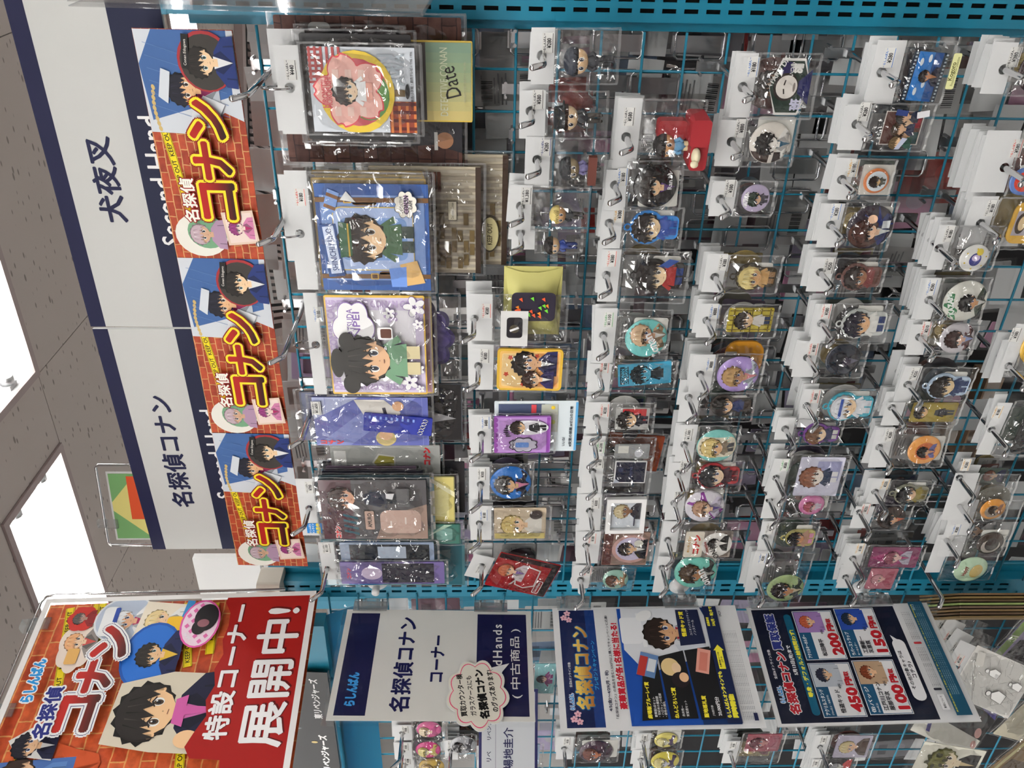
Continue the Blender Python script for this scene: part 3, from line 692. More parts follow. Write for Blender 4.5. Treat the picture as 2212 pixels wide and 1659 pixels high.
# buy-back poster
t, mw = poster('price_poster', 'dark navy poster with four price panels and red lettering in a clear sleeve', (-.8941, -.28, .8078), (1.4459, -.0559, -.0097), .21, .297)
A = Art(.0004, .00004, sc=.001); A.clip = (.001, .001, .209, .296); A.rect(0, 0, 210, 297, '#eaeaec'); A.rect(5, 58, 205, 290, '#161b30')
shopmark(A, 52, 279, 7, '#2a8cd0'); A.text('全店&オンライン対象', 104, 280, 4.6, '#e8e8ee', .02, wide=52)
A.text('名探偵コナン', 72, 264, 14.5, '#f0f0f0', .13, wide=104); A.text('名探偵コナン', 72, 264, 14.5, '#b4202c', .06, wide=104); A.text('買取保証', 162, 264, 14.5, '#f0f0f0', .13, wide=66); A.text('買取保証', 162, 264, 14.5, '#2a3480', .06, wide=66)
A.text('5月13日(月)まで', 110, 247, 6.8, '#f0f0f0', .05, wide=52); A.rrect(16, 229, 194, 241, 5.8, '#155b78'); A.text('等身・デフォルメ絵柄問わず!', 105, 235, 7, '#ece03c', .05, wide=118)
for x0, y0, head, sub, nm, yen, hc in ((12, 162, 'アクリルスタンド', '(15cm以上・台座付き)', '怪盗キッド', '450', ('#2a2c3c', '#b9bfc8')), (107, 162, 'アクリルキーホルダー', '', '松田陣平', '200', ('#b85a3c', '#9a78b0')), (12, 95, '缶バッジ', '(5cm以上)', '江戸川コナン|服部平次', '100', ('#7a3a22', '#b09478')), (107, 95, 'ラバーストラップ', 'キーホルダー', '工藤新一|灰原哀', '150', ('#1f2c3c', '#2a4aa0'))):
    A.rect(x0, y0, x0 + 91, y0 + 64, '#e8e8ea'); A.rect(x0 + 1, y0 + 1, x0 + 90, y0 + 63, '#1d4f70'); A.rect(x0 + 2, y0 + 2, x0 + 89, y0 + 44, '#e4e4e6')
    A.text(head, x0 + 4, y0 + 56.5, 5.8, '#f2f2f2', .03, 'l', wide=42); A.text(sub, x0 + 4, y0 + 49, 3.6, '#dfe3e8', .02, 'l') if sub else None
    A.rect(x0 + 50, y0 + 22, x0 + 89, y0 + 62, hc[1]); A.bust(x0 + 70, y0 + 38, 34, 38, hc[0], '#e2b690', hc[1])
    n = nm.split('|')
    for k, q in enumerate(n): A.text(q, x0 + 6, y0 + (33 if len(n) == 1 else 38 - k * 9), 7.2, '#2a2a30', .03, 'l')
    A.text('etc', x0 + 50, y0 + 27, 3.6, '#2a2a30', .02)
    A.text(yen, x0 + 8, y0 + 11.5, 15, '#f2f2f2', .12, 'l', wide=38); A.text(yen, x0 + 8, y0 + 11.5, 15, '#ae1c26', .07, 'l', wide=38); A.text('円', x0 + 56, y0 + 11, 10, '#ae1c26', .07); A.text('買取', x0 + 66, y0 + 11, 7, '#ae1c26', .05)
A.rrect(30, 68, 136, 88, 9.8, '#e4e4e6'); A.poly([(132, 84), (144, 86), (134, 76)], '#e4e4e6'); A.text('その他対象キャラは', 82, 82, 6, '#2c2c34', .03, wide=66); A.text('コチラ♪', 82, 74, 6, '#2c2c34', .03, wide=28)
A.rect(14, 42, 40, 54, '#b8b8bc'); A.rect(14.6, 42.6, 39.4, 53.4, '#e2e2e4'); A.text('買取について', 27, 48, 3.4, '#303038', .02, wide=20)
A.rrect(46, 42, 50, 54, 1.5, '#30303a'); A.rrect(126, 42, 130, 54, 1.5, '#b03038')
for k in range(5): A.text('対象アイテムは1キャラまで 未開封・付属品完備に限ります', 86, 53 - k * 2.7, 1.7, '#505058', 0, wide=68); A.text('対象のグッズは店頭スタッフまで', 160, 53 - k * 2.7, 1.7, '#505058', 0, wide=52)
A.rect(5, 14, 205, 37, '#1b4d66'); A.text('買取価格は状態により変動いたします 詳しくはスタッフまでお問い合わせください 買取保証対象', 105, 33.5, 2.2, '#d8cc3c', .02, wide=190)
for k in range(4): A.text('保証期間中でも在庫状況により終了する場合がございます 中古品の為初期傷等はご容赦ください', 118, 29.5 - k * 3, 1.6, '#8fb0bc', 0, wide=160)
A.text('0513', 194, 31, 4, '#9cb8c4', .02)
A.build('print', t); hinge(t, .263, .21); hinge(t, .085, .21); cup(t, mw, (1865, 1279))

# clear pocket on the near post, seen edge on
t = thing('clear_brochure_pocket', 'empty clear plastic pocket standing out from the near blue post', 'holder', frame((.052, -.268, 1.59), PI / 2 - .03, 0, -.06))
MB().box((0, 0, .0015), (.225, .31, .0025)).box((0, 0, -.0025), (.225, .31, -.0015)).box((0, 0, -.0015), (.225, .002, .0015)).build('sheet', M['sleeve'], t)
hinge(t, .235, .225); hinge(t, .07, .225)

# ------------------------------------------------------------------ next bay: blue header board, black folder, far signs
t = thing('blue_shelf_board', 'blue painted header board of the next bay behind the red poster', 'board')
p0 = W(612, 1285, -.05)
MB().box((-1.9, -.06, 1.80), (-.93, -.03, 1.862)).build('plate', M['blue'], t)
MB().add([(-1.9, -.035, 1.80), (-.93, -.035, 1.80), (-.93, -.005, 1.735), (-1.9, -.005, 1.735)], [(0, 1, 2, 3), (3, 2, 1, 0)]).build('sloping_lip', M['blue2'], t)
MB().tube([(-1.9, -.062, 1.80), (-1.06, -.062, 1.80)], .006, 8).build('light_edge', M['blue2'], t, True)
t = thing('black_logo_folder', 'glossy black clear folder with white brush lettering under the red poster', 'folder', frame((-1.36, -.072, 1.802), .0, -.05, 0))
MB().box((0, 0, -.002), (.33, .12, 0)).build('sheet', M['black'], t)
A = Art(.0002, .0001, sc=.001); A.text('東リベンジャーズ', 100, 24, 15, '#e4e4e4', .05, wide=120); A.text('東リベンジャーズ', 260, 26, 15, '#c4c4c4', .03, wide=105); A.ell(140, 40, 3, 6, '#c0a860', n=9); A.rect(175, 60, 178, 110, '#606468', .1); A.build('print', t, 'gloss')
MB().box((-.003, -.003, -.003), (.333, -.001, .002)).box((-.003, -.003, -.003), (-.001, .123, .002)).build('clear_edge', M['acrylic'], t)
for (bx, lab) in ((((415, 1207), (520, 1222), (415, 1300)), 'plain white header board of a gondola beyond the blue post'),):
    a, b, c = [W(q[0], q[1], .62) for q in bx]
    t = thing('white_header_board', lab, 'board', frame((c.x - .3, .62, b.z - .05), 0)); MB().box((0, 0, -.02), (a.x - c.x + .3, a.z - b.z + .05, 0)).build('panel', M['whiteplastic'], t); MB().box((.02, -(b.z - .05), -.06), (.05, 0, -.02)).box((.25, -(b.z - .05), -.06), (.28, 0, -.02)).build('support_post', M['blue'], t)
c = W(262, 1166, .33); t = thing('green_price_placard', 'green and yellow placard in a wire frame beyond the header sign', 'placard', frame((c.x, .33, c.z - .10), .2))
MB().box((0, 0, -.001), (.16, .11, 0)).build('card', M['board'], t)
A = Art(.0004, .0001); A.poly([(.004, .004), (.156, .004), (.156, .106), (.004, .106)], '#e8dc86'); A.poly([(.004, .03), (.07, .106), (.004, .106)], '#7cb070'); A.poly([(.09, .106), (.156, .106), (.156, .05)], '#7cb070'); A.rect(.05, .03, .15, .07, '#e0562a'); A.build('print', t)
MB().tube([(-.012, -.02, 0), (-.012, .122, 0), (-.006, .128, 0), (.17, .128, 0), (.176, .122, 0), (.176, -.02, 0), (.08, -.02, 0), (.08, -c.z + .1 + 1.325, 0)], .003, 8).build('wire_frame', M['chrome'], t, True)
MB().box((.03, .1, .001), (.05, .125, .006)).box((.032, .125, -.006), (.048, .142, .006)).build('clear_clip', M['clip'], t)
t = thing('dark_gap_box', 'black box put in for the unlit gaps behind the lower grid', 'backdrop'); MB().box((-1.9, .30, 0), (.4, .55, 1.32)).build('body', M['dark'], t); MB().box((-.75, .18, .80), (-.3, .30, .812)).build('shelf', M['dark'], t)  # black box added to give the dark gaps behind the lower grid

t = thing('reflection_shelving', 'unseen shelving added behind the camera for the chrome to reflect', 'shelf'); MB().box((-4.5, -2.75, 0), (3.2, -2.3, 1.75)).build('body', M['acgrey'], t)  # unseen block added for dark reflections in the chrome hooks
for z in (.3, .7, 1.1, 1.5): MB().box((-4.5, -2.3, z), (3.2, -2.1, z + .03)).build('shelf', M['steel'], t)
# ------------------------------------------------------------------ hanging goods
def colored(mb, name, col, parent, m='print', smooth=False):
    o = mb.build(name, M[m] if isinstance(m, str) else m, parent, smooth); me = o.data
    at = me.attributes.new('Col', 'FLOAT_COLOR', 'CORNER'); at.data.foreach_set('color', list(hx(col, 1.12)) * len(me.loops)); return o


def lathe_z(prof, n=28):
    b = MB(); vs = []; fs = []
    for r, z in prof:
        for k in range(n): vs.append((r * math.cos(2 * PI * k / n), r * math.sin(2 * PI * k / n), z))
    for i in range(len(prof) - 1):
        for k in range(n): fs.append((i * n + k, i * n + (k + 1) % n, (i + 1) * n + (k + 1) % n, (i + 1) * n + k))
    return b.add(vs, fs)


def header_mesh(x0, y0, x1, y1, hole=.0055, z=0.0):
    """folded white card with a punched hole at the local origin"""
    b = MB(); n = 16; ins = []; out = []
    for k in range(n):
        t = 2 * PI * k / n; c, q = math.cos(t), math.sin(t); ins.append((hole * c, hole * q))
        L = min((x1 / c if c > 1e-6 else (x0 / c if c < -1e-6 else 9)), (y1 / q if q > 1e-6 else (y0 / q if q < -1e-6 else 9))); out.append((L * c, L * q))
    cor = [(x1, y1), (x0, y1), (x0, y0), (x1, y0)]
    vs = [(*p, z) for p in ins] + [(*p, z) for p in out] + [(*p, z) for p in cor]; m = len(vs); vs += [(x, y, z - .0009) for x, y, _ in vs]
    fs = []
    for k in range(n): j = (k + 1) % n; fs += [(k, n + k, n + j, j), (m + k, m + j, m + n + j, m + n + k), (k, j, m + j, m + k)]
    for ci, (cx, cy) in enumerate(cor):
        ang = math.atan2(cy, cx) % (2 * PI); k = int(ang / (2 * PI / n)) % n; fs += [(n + k, 2 * n + ci, n + (k + 1) % n), (m + n + k, m + n + (k + 1) % n, m + 2 * n + ci)]
    return b.add(vs, fs)


def bag_mesh(x0, y0, x1, y1, z, bulge=.003, seed=0, nx=9, ny=10):
    r = random.Random(seed); b = MB(); vs = []; fs = []
    for j in range(ny + 1):
        for i in range(nx + 1):
            u = i / nx; v = j / ny; e = min(1, 5 * min(u, 1 - u)) * min(1, 5 * min(v, 1.0 - v) + (.6 if v > .9 else 0))
            vs.append((x0 + (x1 - x0) * u + r.uniform(-.0006, .0006), y0 + (y1 - y0) * v + r.uniform(-.0006, .0006), z * e + bulge * math.sin(PI * u) * math.sin(PI * v) + r.uniform(0, .0042) * max(e, .45) + .0003))
    for j in range(ny):
        for i in range(nx): k = j * (nx + 1) + i; fs.append((k, k + 1, k + nx + 2, k + nx + 1))
    b.add(vs, fs)
    n = len(b.v); b.v += [(x0, y0, -.0006), (x1, y0, -.0006), (x1, y1, -.0006), (x0, y1, -.0006)]; b.f.append((n, n + 1, n + 2, n + 3)); b.mi.append(0)
    return b


def seam(o, x0, y0, x1, y1):
    b = MB(); q = .0016
    for a, c in (((x0 - q, y0 - q), (x0 + q * .4, y1)), ((x1 - q * .4, y0 - q), (x1 + q, y1)), ((x0, y0 - q * 1.4), (x1, y0 + q * .6)), ((x0, y1 - .0032), (x1, y1))):
        n = 7; L = a[0] if 0 else 0; vert = (c[1] - a[1]) > (c[0] - a[0]); vs = []
        for k in range(n + 1):
            f = k / n; z = .0012 + (.0016 if k % 2 else 0)
            vs += [(a[0], a[1] + (c[1] - a[1]) * f, z), (c[0], a[1] + (c[1] - a[1]) * f, z + .0006)] if vert else [(a[0] + (c[0] - a[0]) * f, a[1], z), (a[0] + (c[0] - a[0]) * f, c[1], z + .0006)]
        b.add(vs, [(2 * k, 2 * k + 1, 2 * k + 3, 2 * k + 2) for k in range(n)])
    b.build('sealed_edge', M['seam'], o)


PC = {'r': '#d4483c', 'b': '#2a70c0', 'k': '#23232a', 'g': '#2f9a4c', 'y': '#d8a020', 'n': '#23307a'}


def sticker(root, x, y, txt, col, rot=0, z=.0002, name='price_sticker'):
    A = Art(z, .00004, sc=.001, cx=x, cy=y); c = PC[col]
    A.rect(-10.5, -6.4, 10.5, 6.4, '#dcdcd8', rot); A.rect(-10, -5.2, 10, -4.6, c); A.rect(-10, 4.0, -8, 4.4, c); A.rect(8, 4.0, 10, 4.4, c)
    A.text('らしんばん', 0, 4.0, 2.5, c, .03, wide=14.5); A.text(txt, 0, -.7, 4.6, '#2a2a2c', .02, wide=2.5 * len(txt)); return A.build(name, root)


_hook = None


def hook(P, label, out=.15, group='chrome display hooks on the grid'):
    global _hook
    t = thing('display_hook', label, 'hook', frame((P.x, 0, P.z)), group)
    if _hook is None:
        a = MB().tube([(0, 0, .004), (0, 0, .06), (0, 0, .141), (0, .0008, .1455), (0, .0035, .1495), (0, .013, .1605), (0, .0142, .162)], [.0034] * 6 + [.0022], 10).build('rod', M['chrome'], t, True)
        b = MB().box((-.006, -.016, -.0035), (.006, .030, -.0005)).box((-.004, -.004, -.001), (.004, .004, .005)).tube([(-.008, .026, -.006), (-.008, .026, .008)], .0022, 6).tube([(.008, .026, -.006), (.008, .026, .008)], .0022, 6).build('bracket', M['steel'], t)
        _hook = (a, b)
    else: link('rod', _hook[0].data, t); link('bracket', _hook[1].data, t)
    t.scale = (1, 1, out / .15)
    return t


class Loc:
    def __init__(s, o, d): s.o = o; s.d = d
    def __call__(s, bb):
        x0, y0, x1, y1 = bb; cx = (x0 + x1) / 2; cy = (y0 + y1) / 2; P = W(cx, cy, -s.d)
        wd = W(cx, y0, -s.d).x - W(cx, y1, -s.d).x
        a = PX(P); b = PX(P + Vector((-.02, 0, 0))); sl = abs((b[0] - a[0]) / (b[1] - a[1])); hp = max((x1 - x0) * .55, (x1 - x0) - sl * (y1 - y0))
        ht = W(cx - hp / 2, cy, -s.d).z - W(cx + hp / 2, cy, -s.d).z
        return P.x - s.o.x, P.z - s.o.z, wd, ht


def ch(hair, skin, top, bot=None, kx=.85, ky=.9, dy=0): return lambda A, w, h: A.chibi(0, dy * h, w * kx, h * ky, hair, skin, top, bot)
def bu(hair, skin, top, inner=None, kx=.95, ky=.9, dy=-.04, dx=0, band=None, txt=None):
    def f(A, w, h):
        if band: A.rect(-w * .49, band[0] * h, w * .49, band[1] * h, band[2])
        A.bust(dx * w, dy * h, w * kx, h * ky, hair, skin, top, inner)
        if txt: A.text(txt[0], txt[1] * w, txt[2] * h, txt[3] * h, txt[4], .03, rot=txt[5] if len(txt) > 5 else 0)
    return f


def dome_fn(cx, cy, R, H, z):
    def f(X, Y):
        x = X - cx; y = Y - cy; r = math.hypot(x, y); m = R * .965
        if r > m: x *= m / r; y *= m / r; r = m
        return cx + x, cy + y, z + H * (1 - (r / R) ** 2)
    return f


def badge(root, x, y, R, bg, art=None, back='white', z=0.001):
    H = R * .2
    prof = [(R * .8, z)] + [(R * .96, z), (R, z + .0012)] + [(R * q, z + .0018 + H * (1 - q * q)) for q in (.985, .9, .75, .6, .45, .3, .15, 0.001)]
    b = lathe_z(prof); b.v = [(a + x, c + y, e) for a, c, e in b.v]; o = colored(b, 'badge', bg, root, 'gloss', True)
    if art:
        A = Art(0, .00016, dome_fn(x, y, R, H, z + .0018), x, y); art(A, 2 * R, 2 * R); p = A.build('print', o, 'gloss')
        p.data.polygons.foreach_set('use_smooth', [True] * len(p.data.polygons))
    return o


def card(root, x, y, wd, ht, bg, art=None, th=.0018, r=.002, rot=0, m='gloss', z=0.0012, bgm=None, clear_edge=0, name='card'):
    b = MB().prism(rr(-wd / 2, -ht / 2, wd / 2, ht / 2, min(r, wd / 3, ht / 3)), z, z + th)
    o = b.build(name, bgm, root) if bgm else colored(b, name, bg, root, m)
    o.location = (x, y, 0); o.rotation_euler = (0, 0, rot)
    if clear_edge:
        c = clear_edge; MB().prism(rr(-wd / 2 - c, -ht / 2 - c, wd / 2 + c, ht / 2 + c, .004), z + .0002, z + th + .0004).build('clear_rim', M['acrylic'], o)
    if art:
        A = Art(z + th + .0005 if clear_edge else z + th + .0001, .00006); A.clip = (-wd / 2, -ht / 2, wd / 2, ht / 2); art(A, wd, ht); A.build('print', o, m)
    return o


def rubber(root, x, y, wd, ht, out, hair, skin, top, bot=None, rot=0, th=.003, extra=None, m='matte'):
    hr = min(.34 * ht, .52 * wd); y1 = ht / 2; hy = y1 - hr; e = .0022; b = MB()
    b.prism([((hr * 1.05 + e) * math.cos(2 * PI * k / 26), hy + (hr + e) * math.sin(2 * PI * k / 26)) for k in range(26)], .001, .001 + th)
    b.prism(rr(-wd * .30 - e, -ht / 2 - e, wd * .30 + e, hy, .006), .0012, .0009 + th)
    b.tube([(0.004 * math.cos(k * PI / 4), y1 + .005 + .004 * math.sin(k * PI / 4), .0025) for k in range(8)], .0011, 6, closed=True)
    o = colored(b, 'rubber_tag', out, root, m); o.location = (x, y, 0); o.rotation_euler = (0, 0, rot)
    A = Art(.0012 + th, .00018); A.chibi(0, 0, wd, ht, hair, skin, top, bot)
    if extra: extra(A, wd, ht)
    A.build('relief', o, m); return o


def doll(root, x, y, ht, hair, skin, top, bot, hat=None, lean=0, seat=None, z=.016):
    """small generic toy figure"""
    k = ht; o = colored(MB().ball((0, .20 * k, z), (.125 * k, .13 * k, .09 * k), 14, 10).tube([(-.05 * k, -.06 * k, z), (-.055 * k, -.30 * k, z), (-.055 * k, -.42 * k, z)], [.05 * k, .045 * k, .04 * k], 10).tube([(.05 * k, -.06 * k, z), (.055 * k, -.30 * k, z), (.055 * k, -.42 * k, z)], [.05 * k, .045 * k, .04 * k], 10) if 0 else
                MB().ball((0, -.07 * k, z), (.12 * k, .17 * k, .085 * k), 14, 10).tube([(-.09 * k, .05 * k, z), (-.17 * k, -.07 * k, z + .02 * k), (-.12 * k, -.14 * k, z + .07 * k)], [.045 * k, .042 * k, .035 * k], 9).tube([(.09 * k, .05 * k, z), (.17 * k, -.07 * k, z + .02 * k), (.12 * k, -.14 * k, z + .07 * k)], [.045 * k, .042 * k, .035 * k], 9), 'figurine', top, root, 'matte', True)
    o.location = (x, y, 0); o.rotation_euler = (0, 0, lean)
    colored(MB().tube([(-.055 * k, -.18 * k, z), (-.06 * k, -.34 * k, z), (-.06 * k, -.46 * k, z), (-.06 * k, -.48 * k, z + .05 * k)], [.06 * k, .052 * k, .046 * k, .035 * k], 10).tube([(.055 * k, -.18 * k, z), (.06 * k, -.34 * k, z), (.06 * k, -.46 * k, z), (.06 * k, -.48 * k, z + .05 * k)], [.06 * k, .052 * k, .046 * k, .035 * k], 10), 'leg_pair', bot, o, 'matte', True)
    colored(MB().ball((0, .24 * k, z), (.26 * k, .22 * k, .20 * k), 16, 12), 'head', skin, o, 'matte', True)
    hb = MB().ball((0, .28 * k, z - .02 * k), (.29 * k, .235 * k, .22 * k), 16, 8, 0, .55)
    for a in range(-3, 4): hb.add([(a * .06 * k - .035 * k, .34 * k, z + .19 * k), (a * .06 * k + .035 * k, .34 * k, z + .19 * k), (a * .06 * k, .235 * k + .02 * k * (a % 2), z + .21 * k), (a * .06 * k, .42 * k, z + .13 * k)], [(0, 2, 1), (0, 1, 3), (0, 3, 2), (1, 2, 3)])
    colored(hb, 'hair', hair, o, 'matte', True)
    A = Art(z + .193 * k, .0003)
    for q in (-1, 1): A.ell(q * .095 * k, .19 * k, .046 * k, .06 * k, '#e8e6e0', n=12); A.ell(q * .09 * k, .19 * k, .034 * k, .052 * k, '#23252e', n=10); A.ell(q * .09 * k + .012 * k, .21 * k, .011 * k, .014 * k, '#f0f0f0', n=8)
    A.build('eyes', o, 'gloss')
    if hat:
        colored(lathe_y([(.37 * k, .33 * k), (.37 * k, .35 * k), (.27 * k, .36 * k), (.24 * k, .54 * k), (.001, .56 * k)] if hat[1] == 'brim' else [(.295 * k, .29 * k), (.30 * k, .35 * k), (.25 * k, .47 * k), (.13 * k, .53 * k), (.001, .545 * k)], z), 'hat', hat[0], o, 'matte', True)
    return o


def lathe_y(prof, z, n=18):
    b = MB(); vs = []; fs = []
    for r, y in prof:
        for k in range(n): vs.append((r * math.cos(2 * PI * k / n), y, z + r * math.sin(2 * PI * k / n) * .85))
    for i in range(len(prof) - 1):
        for k in range(n): fs.append((i * n + k, (i + 1) * n + k, (i + 1) * n + (k + 1) % n, i * n + (k + 1) % n))
    return b.add(vs, fs)


# templates for the bags hidden behind the front ones
TPL = {}
def templates():
    par = None
    def keep(k, o): TPL[k] = o.data; bpy.data.objects.remove(o)
    keep('hdr', MB().box((-.5, -.5, -.0009), (.5, .5, 0)).build('header', M['paper'])); keep('bag', bag_mesh(-.5, -1, .5, 0, .0022, .001, 3, 5, 6).build('bag', M['film_unit']))
    for i, c in enumerate(('#2c2a30', '#8a8676', '#45545e', '#6a403a', '#8c7a48', '#4a5a50', '#5c5266', '#c4c4c0')):
        b = lathe_z([(.023, .0006), (.0275, .0008), (.0285, .002)] + [(.0285 * q, .0024 + .004 * (1 - q * q)) for q in (.97, .7, .4, .001)], 20); keep(('b', i), colored(b, 'badge', c, None, 'gloss', True))
        A = Art(.003, .0001); A.rrect(-.022, -.032, .022, .032, .003, c); A.bust(0, -.004, .036, .05, ('#2c2622', '#d8c080', '#6a3a2a')[i % 3], '#d8b090', ('#2a3050', '#c8c8c8', '#702a34')[(i + 1) % 3]); keep(('c', i), A.build('card', None, 'gloss'))
    A = Art(.002, .0001); A.rrect(-.022, -.03, .022, .03, .002, '#c4c4c2')
    for k in range(16): A.rect(-.016 + k * .002, -.022, -.016 + k * .002 + (.0012 if k % 3 else .0006), -.010, '#2a2a2c')
    for k in range(4): A.rect(-.016, .004 + k * .004, .016 - .004 * (k % 2), .0055 + k * .004, '#8a8a8c')
    keep('bar', A.build('card', None, 'thin'))
templates()


def stack(s, o, d, hw, hh, hy, n, clen, seed, gap=.0085, empty=False):
    r = random.Random(seed)
    for k in range(1, n + 1):
        y = -d + gap * k + r.uniform(-.001, .001)
        if y > -.008: break
        t = thing('hanging_bag', f'{ORD[k]} bag back behind the {s}', 'bag', frame((o.x + r.uniform(-.004, .004), y, o.z + r.uniform(-.004, .003)), r.uniform(-.03, .03), 0, r.gauss(0, .03)), f'bags behind the {s}')
        h = link('header', TPL['hdr'], t); ws = hw * r.choice((.85, 1, 1, 1.08)); h.scale = (ws, hh * r.uniform(.95, 1.1), 1); h.location = (0, hy, 0)
        bl = clen * r.uniform(.8, 1.05); bg = link('bag', TPL['bag'], t); bg.scale = (ws, bl, 1); bg.location = (0, hy - hh / 2, 0)
        if empty: continue
        c = link('contents', TPL['bar'] if r.random() < .3 else TPL[(r.choice('bbc'), r.randrange(8))], t); c.location = (r.uniform(-.004, .004), hy - hh / 2 - bl * .5, -.0035); c.scale = (min(1, ws / .062),) * 2 + (.6,)


SEED = [0]
ORD = ['', 'first', 'second', 'third', 'fourth', 'fifth', 'sixth', 'seventh', 'eighth']
NO = {}


def I(s, H, C, kind, n=3, price='¥280', pc='k', d=.10, K=None, hk=True, bag=True, roll=None, yaw=None, px=None, name=None, cat=None, bulge=.003, **kw):
    SEED[0] += 1; r = random.Random(SEED[0] * 13 + 5)
    cxp = ((H[0] + H[2]) / 2, (H[1] + H[3]) / 2) if H else (C[0] - 12, (C[1] + C[3]) / 2)
    hole = K or (cxp[0] - .04 * (H[2] - H[0] if H else 0), cxp[1])
    o = W(hole[0], hole[1], -d); L = Loc(o, d)
    nm = name or {'badge': 'badge_pack', 'card': 'card_pack', 'rubber': 'keychain_pack', 'figure': 'figurine_pack'}[kind]; ct = cat or {'badge': 'badge', 'card': 'card', 'rubber': 'keychain', 'figure': 'figurine'}[kind]
    t = thing(nm, f'{s} in a clear bag' if bag else s, ct, frame(o, r.gauss(0, .035) if yaw is None else yaw, 0, r.gauss(0, .012) if roll is None else roll))
    cx, cy, cw, chh = L(C); hw = cw + .006; hy = .0; hh = .03
    if H:
        hx_, hy, hw, hh = L(H); x0, x1 = hx_ - hw / 2, hx_ + hw / 2; y0, y1 = hy - hh / 2, hy + hh / 2
        x0 = min(x0, -.008); x1 = max(x1, .008); y0 = min(y0, -.008); y1 = max(y1, .007)
        header_mesh(x0, y0, x1, y1).build('header', M['paper'], t)
        if price:
            sx = x1 - .0125; sy = min(0, y0 + .012)
            if px: sx, sy, _, _ = L((px[0], px[1], px[0] + 2, px[1] + 2))
            sticker(t, sx, sy, price, pc)
    else: x0, x1, y0, y1 = cx - hw / 2, cx + hw / 2, cy + chh / 2 + .002, 0
    zt = .004
    if kind == 'badge': badge(t, cx, cy, max(cw, chh * .9) / 2, kw['bg'], kw.get('art')); zt = .0095
    if kind == 'badge' and r.random() < .55: card(t, cx + r.uniform(-.1, .2) * cw, cy - .1 * chh, cw * .85, chh * .95, '#d2d1ca', None, .0006, .003, z=-.0004, name='backing_card', m='print')
    if kind == 'badge': pass
    elif kind == 'card': card(t, cx, cy, cw, chh, kw['bg'], kw.get('art'), kw.get('th', .0018), kw.get('r', .002), kw.get('rot', 0), bgm=kw.get('bgm'), clear_edge=kw.get('edge', 0))
    elif kind == 'rubber': rubber(t, cx, cy, cw, chh, *kw['cols'], rot=kw.get('rot', 0), extra=kw.get('extra'), m=kw.get('m', 'matte')); zt = .006; card(t, cx + .1 * cw, cy - .12 * chh, cw * .8, chh * .62, '#d6d5ce', None, .0006, .003, z=-.0004, name='backing_card', m='print')
    elif kind == 'figure': doll(t, cx, cy, chh * .98, *kw['cols'], hat=kw.get('hat'), lean=kw.get('rot', 0)); zt = .026; bulge = .008
    if kw.get('more'): kw['more'](t, L)
    if bag:
        bx0 = min(x0 + .001, cx - cw / 2 - .003); bx1 = max(x1 - .001, cx + cw / 2 + .003); by = cy - chh / 2 - .006
        ty = y0 + .0005 if H else y0 + .006; bo = bag_mesh(bx0, by, bx1, ty, zt, bulge, SEED[0]).build('bag', M['film'], t); seam(bo, bx0, by, bx1, ty)
    if n: stack(s, o, d, hw, hh, hy, n, abs(cy - chh / 2 - y0) if H else chh, SEED[0], empty=kind == 'figure')
    if hk: hook(o, f'chrome hook carrying the {s}')
    return t


def ringed(t, y=.014, r=.016):
    return MB().tube([(.002 * math.sin(k * PI / 10), y + r * math.cos(k * PI / 10), r * math.sin(k * PI / 10)) for k in range(20)], .0013, 8, closed=True).build('binder_ring', M['chrome'], t, True)


def loose(name, s, C, d, bg, art=None, cat='card', bag=True, roll=0, yaw=0, **kw):
    """a pack without a white header"""
    o = W((C[0] + C[2]) / 2, (C[1] + C[3]) / 2, -d); L = Loc(o, d); _, _, cw, chh = L(C)
    t = thing(name, s, cat, frame(o, yaw, 0, roll)); card(t, 0, 0, cw, chh, bg, art, **kw)
    if bag: seam(bag_mesh(-cw / 2 - .003, -chh / 2 - .004, cw / 2 + .003, chh / 2 + .008, .004, .001, len(s)).build('bag', M['film'], t), -cw / 2 - .003, -chh / 2 - .004, cw / 2 + .003, chh / 2 + .008)
    return t


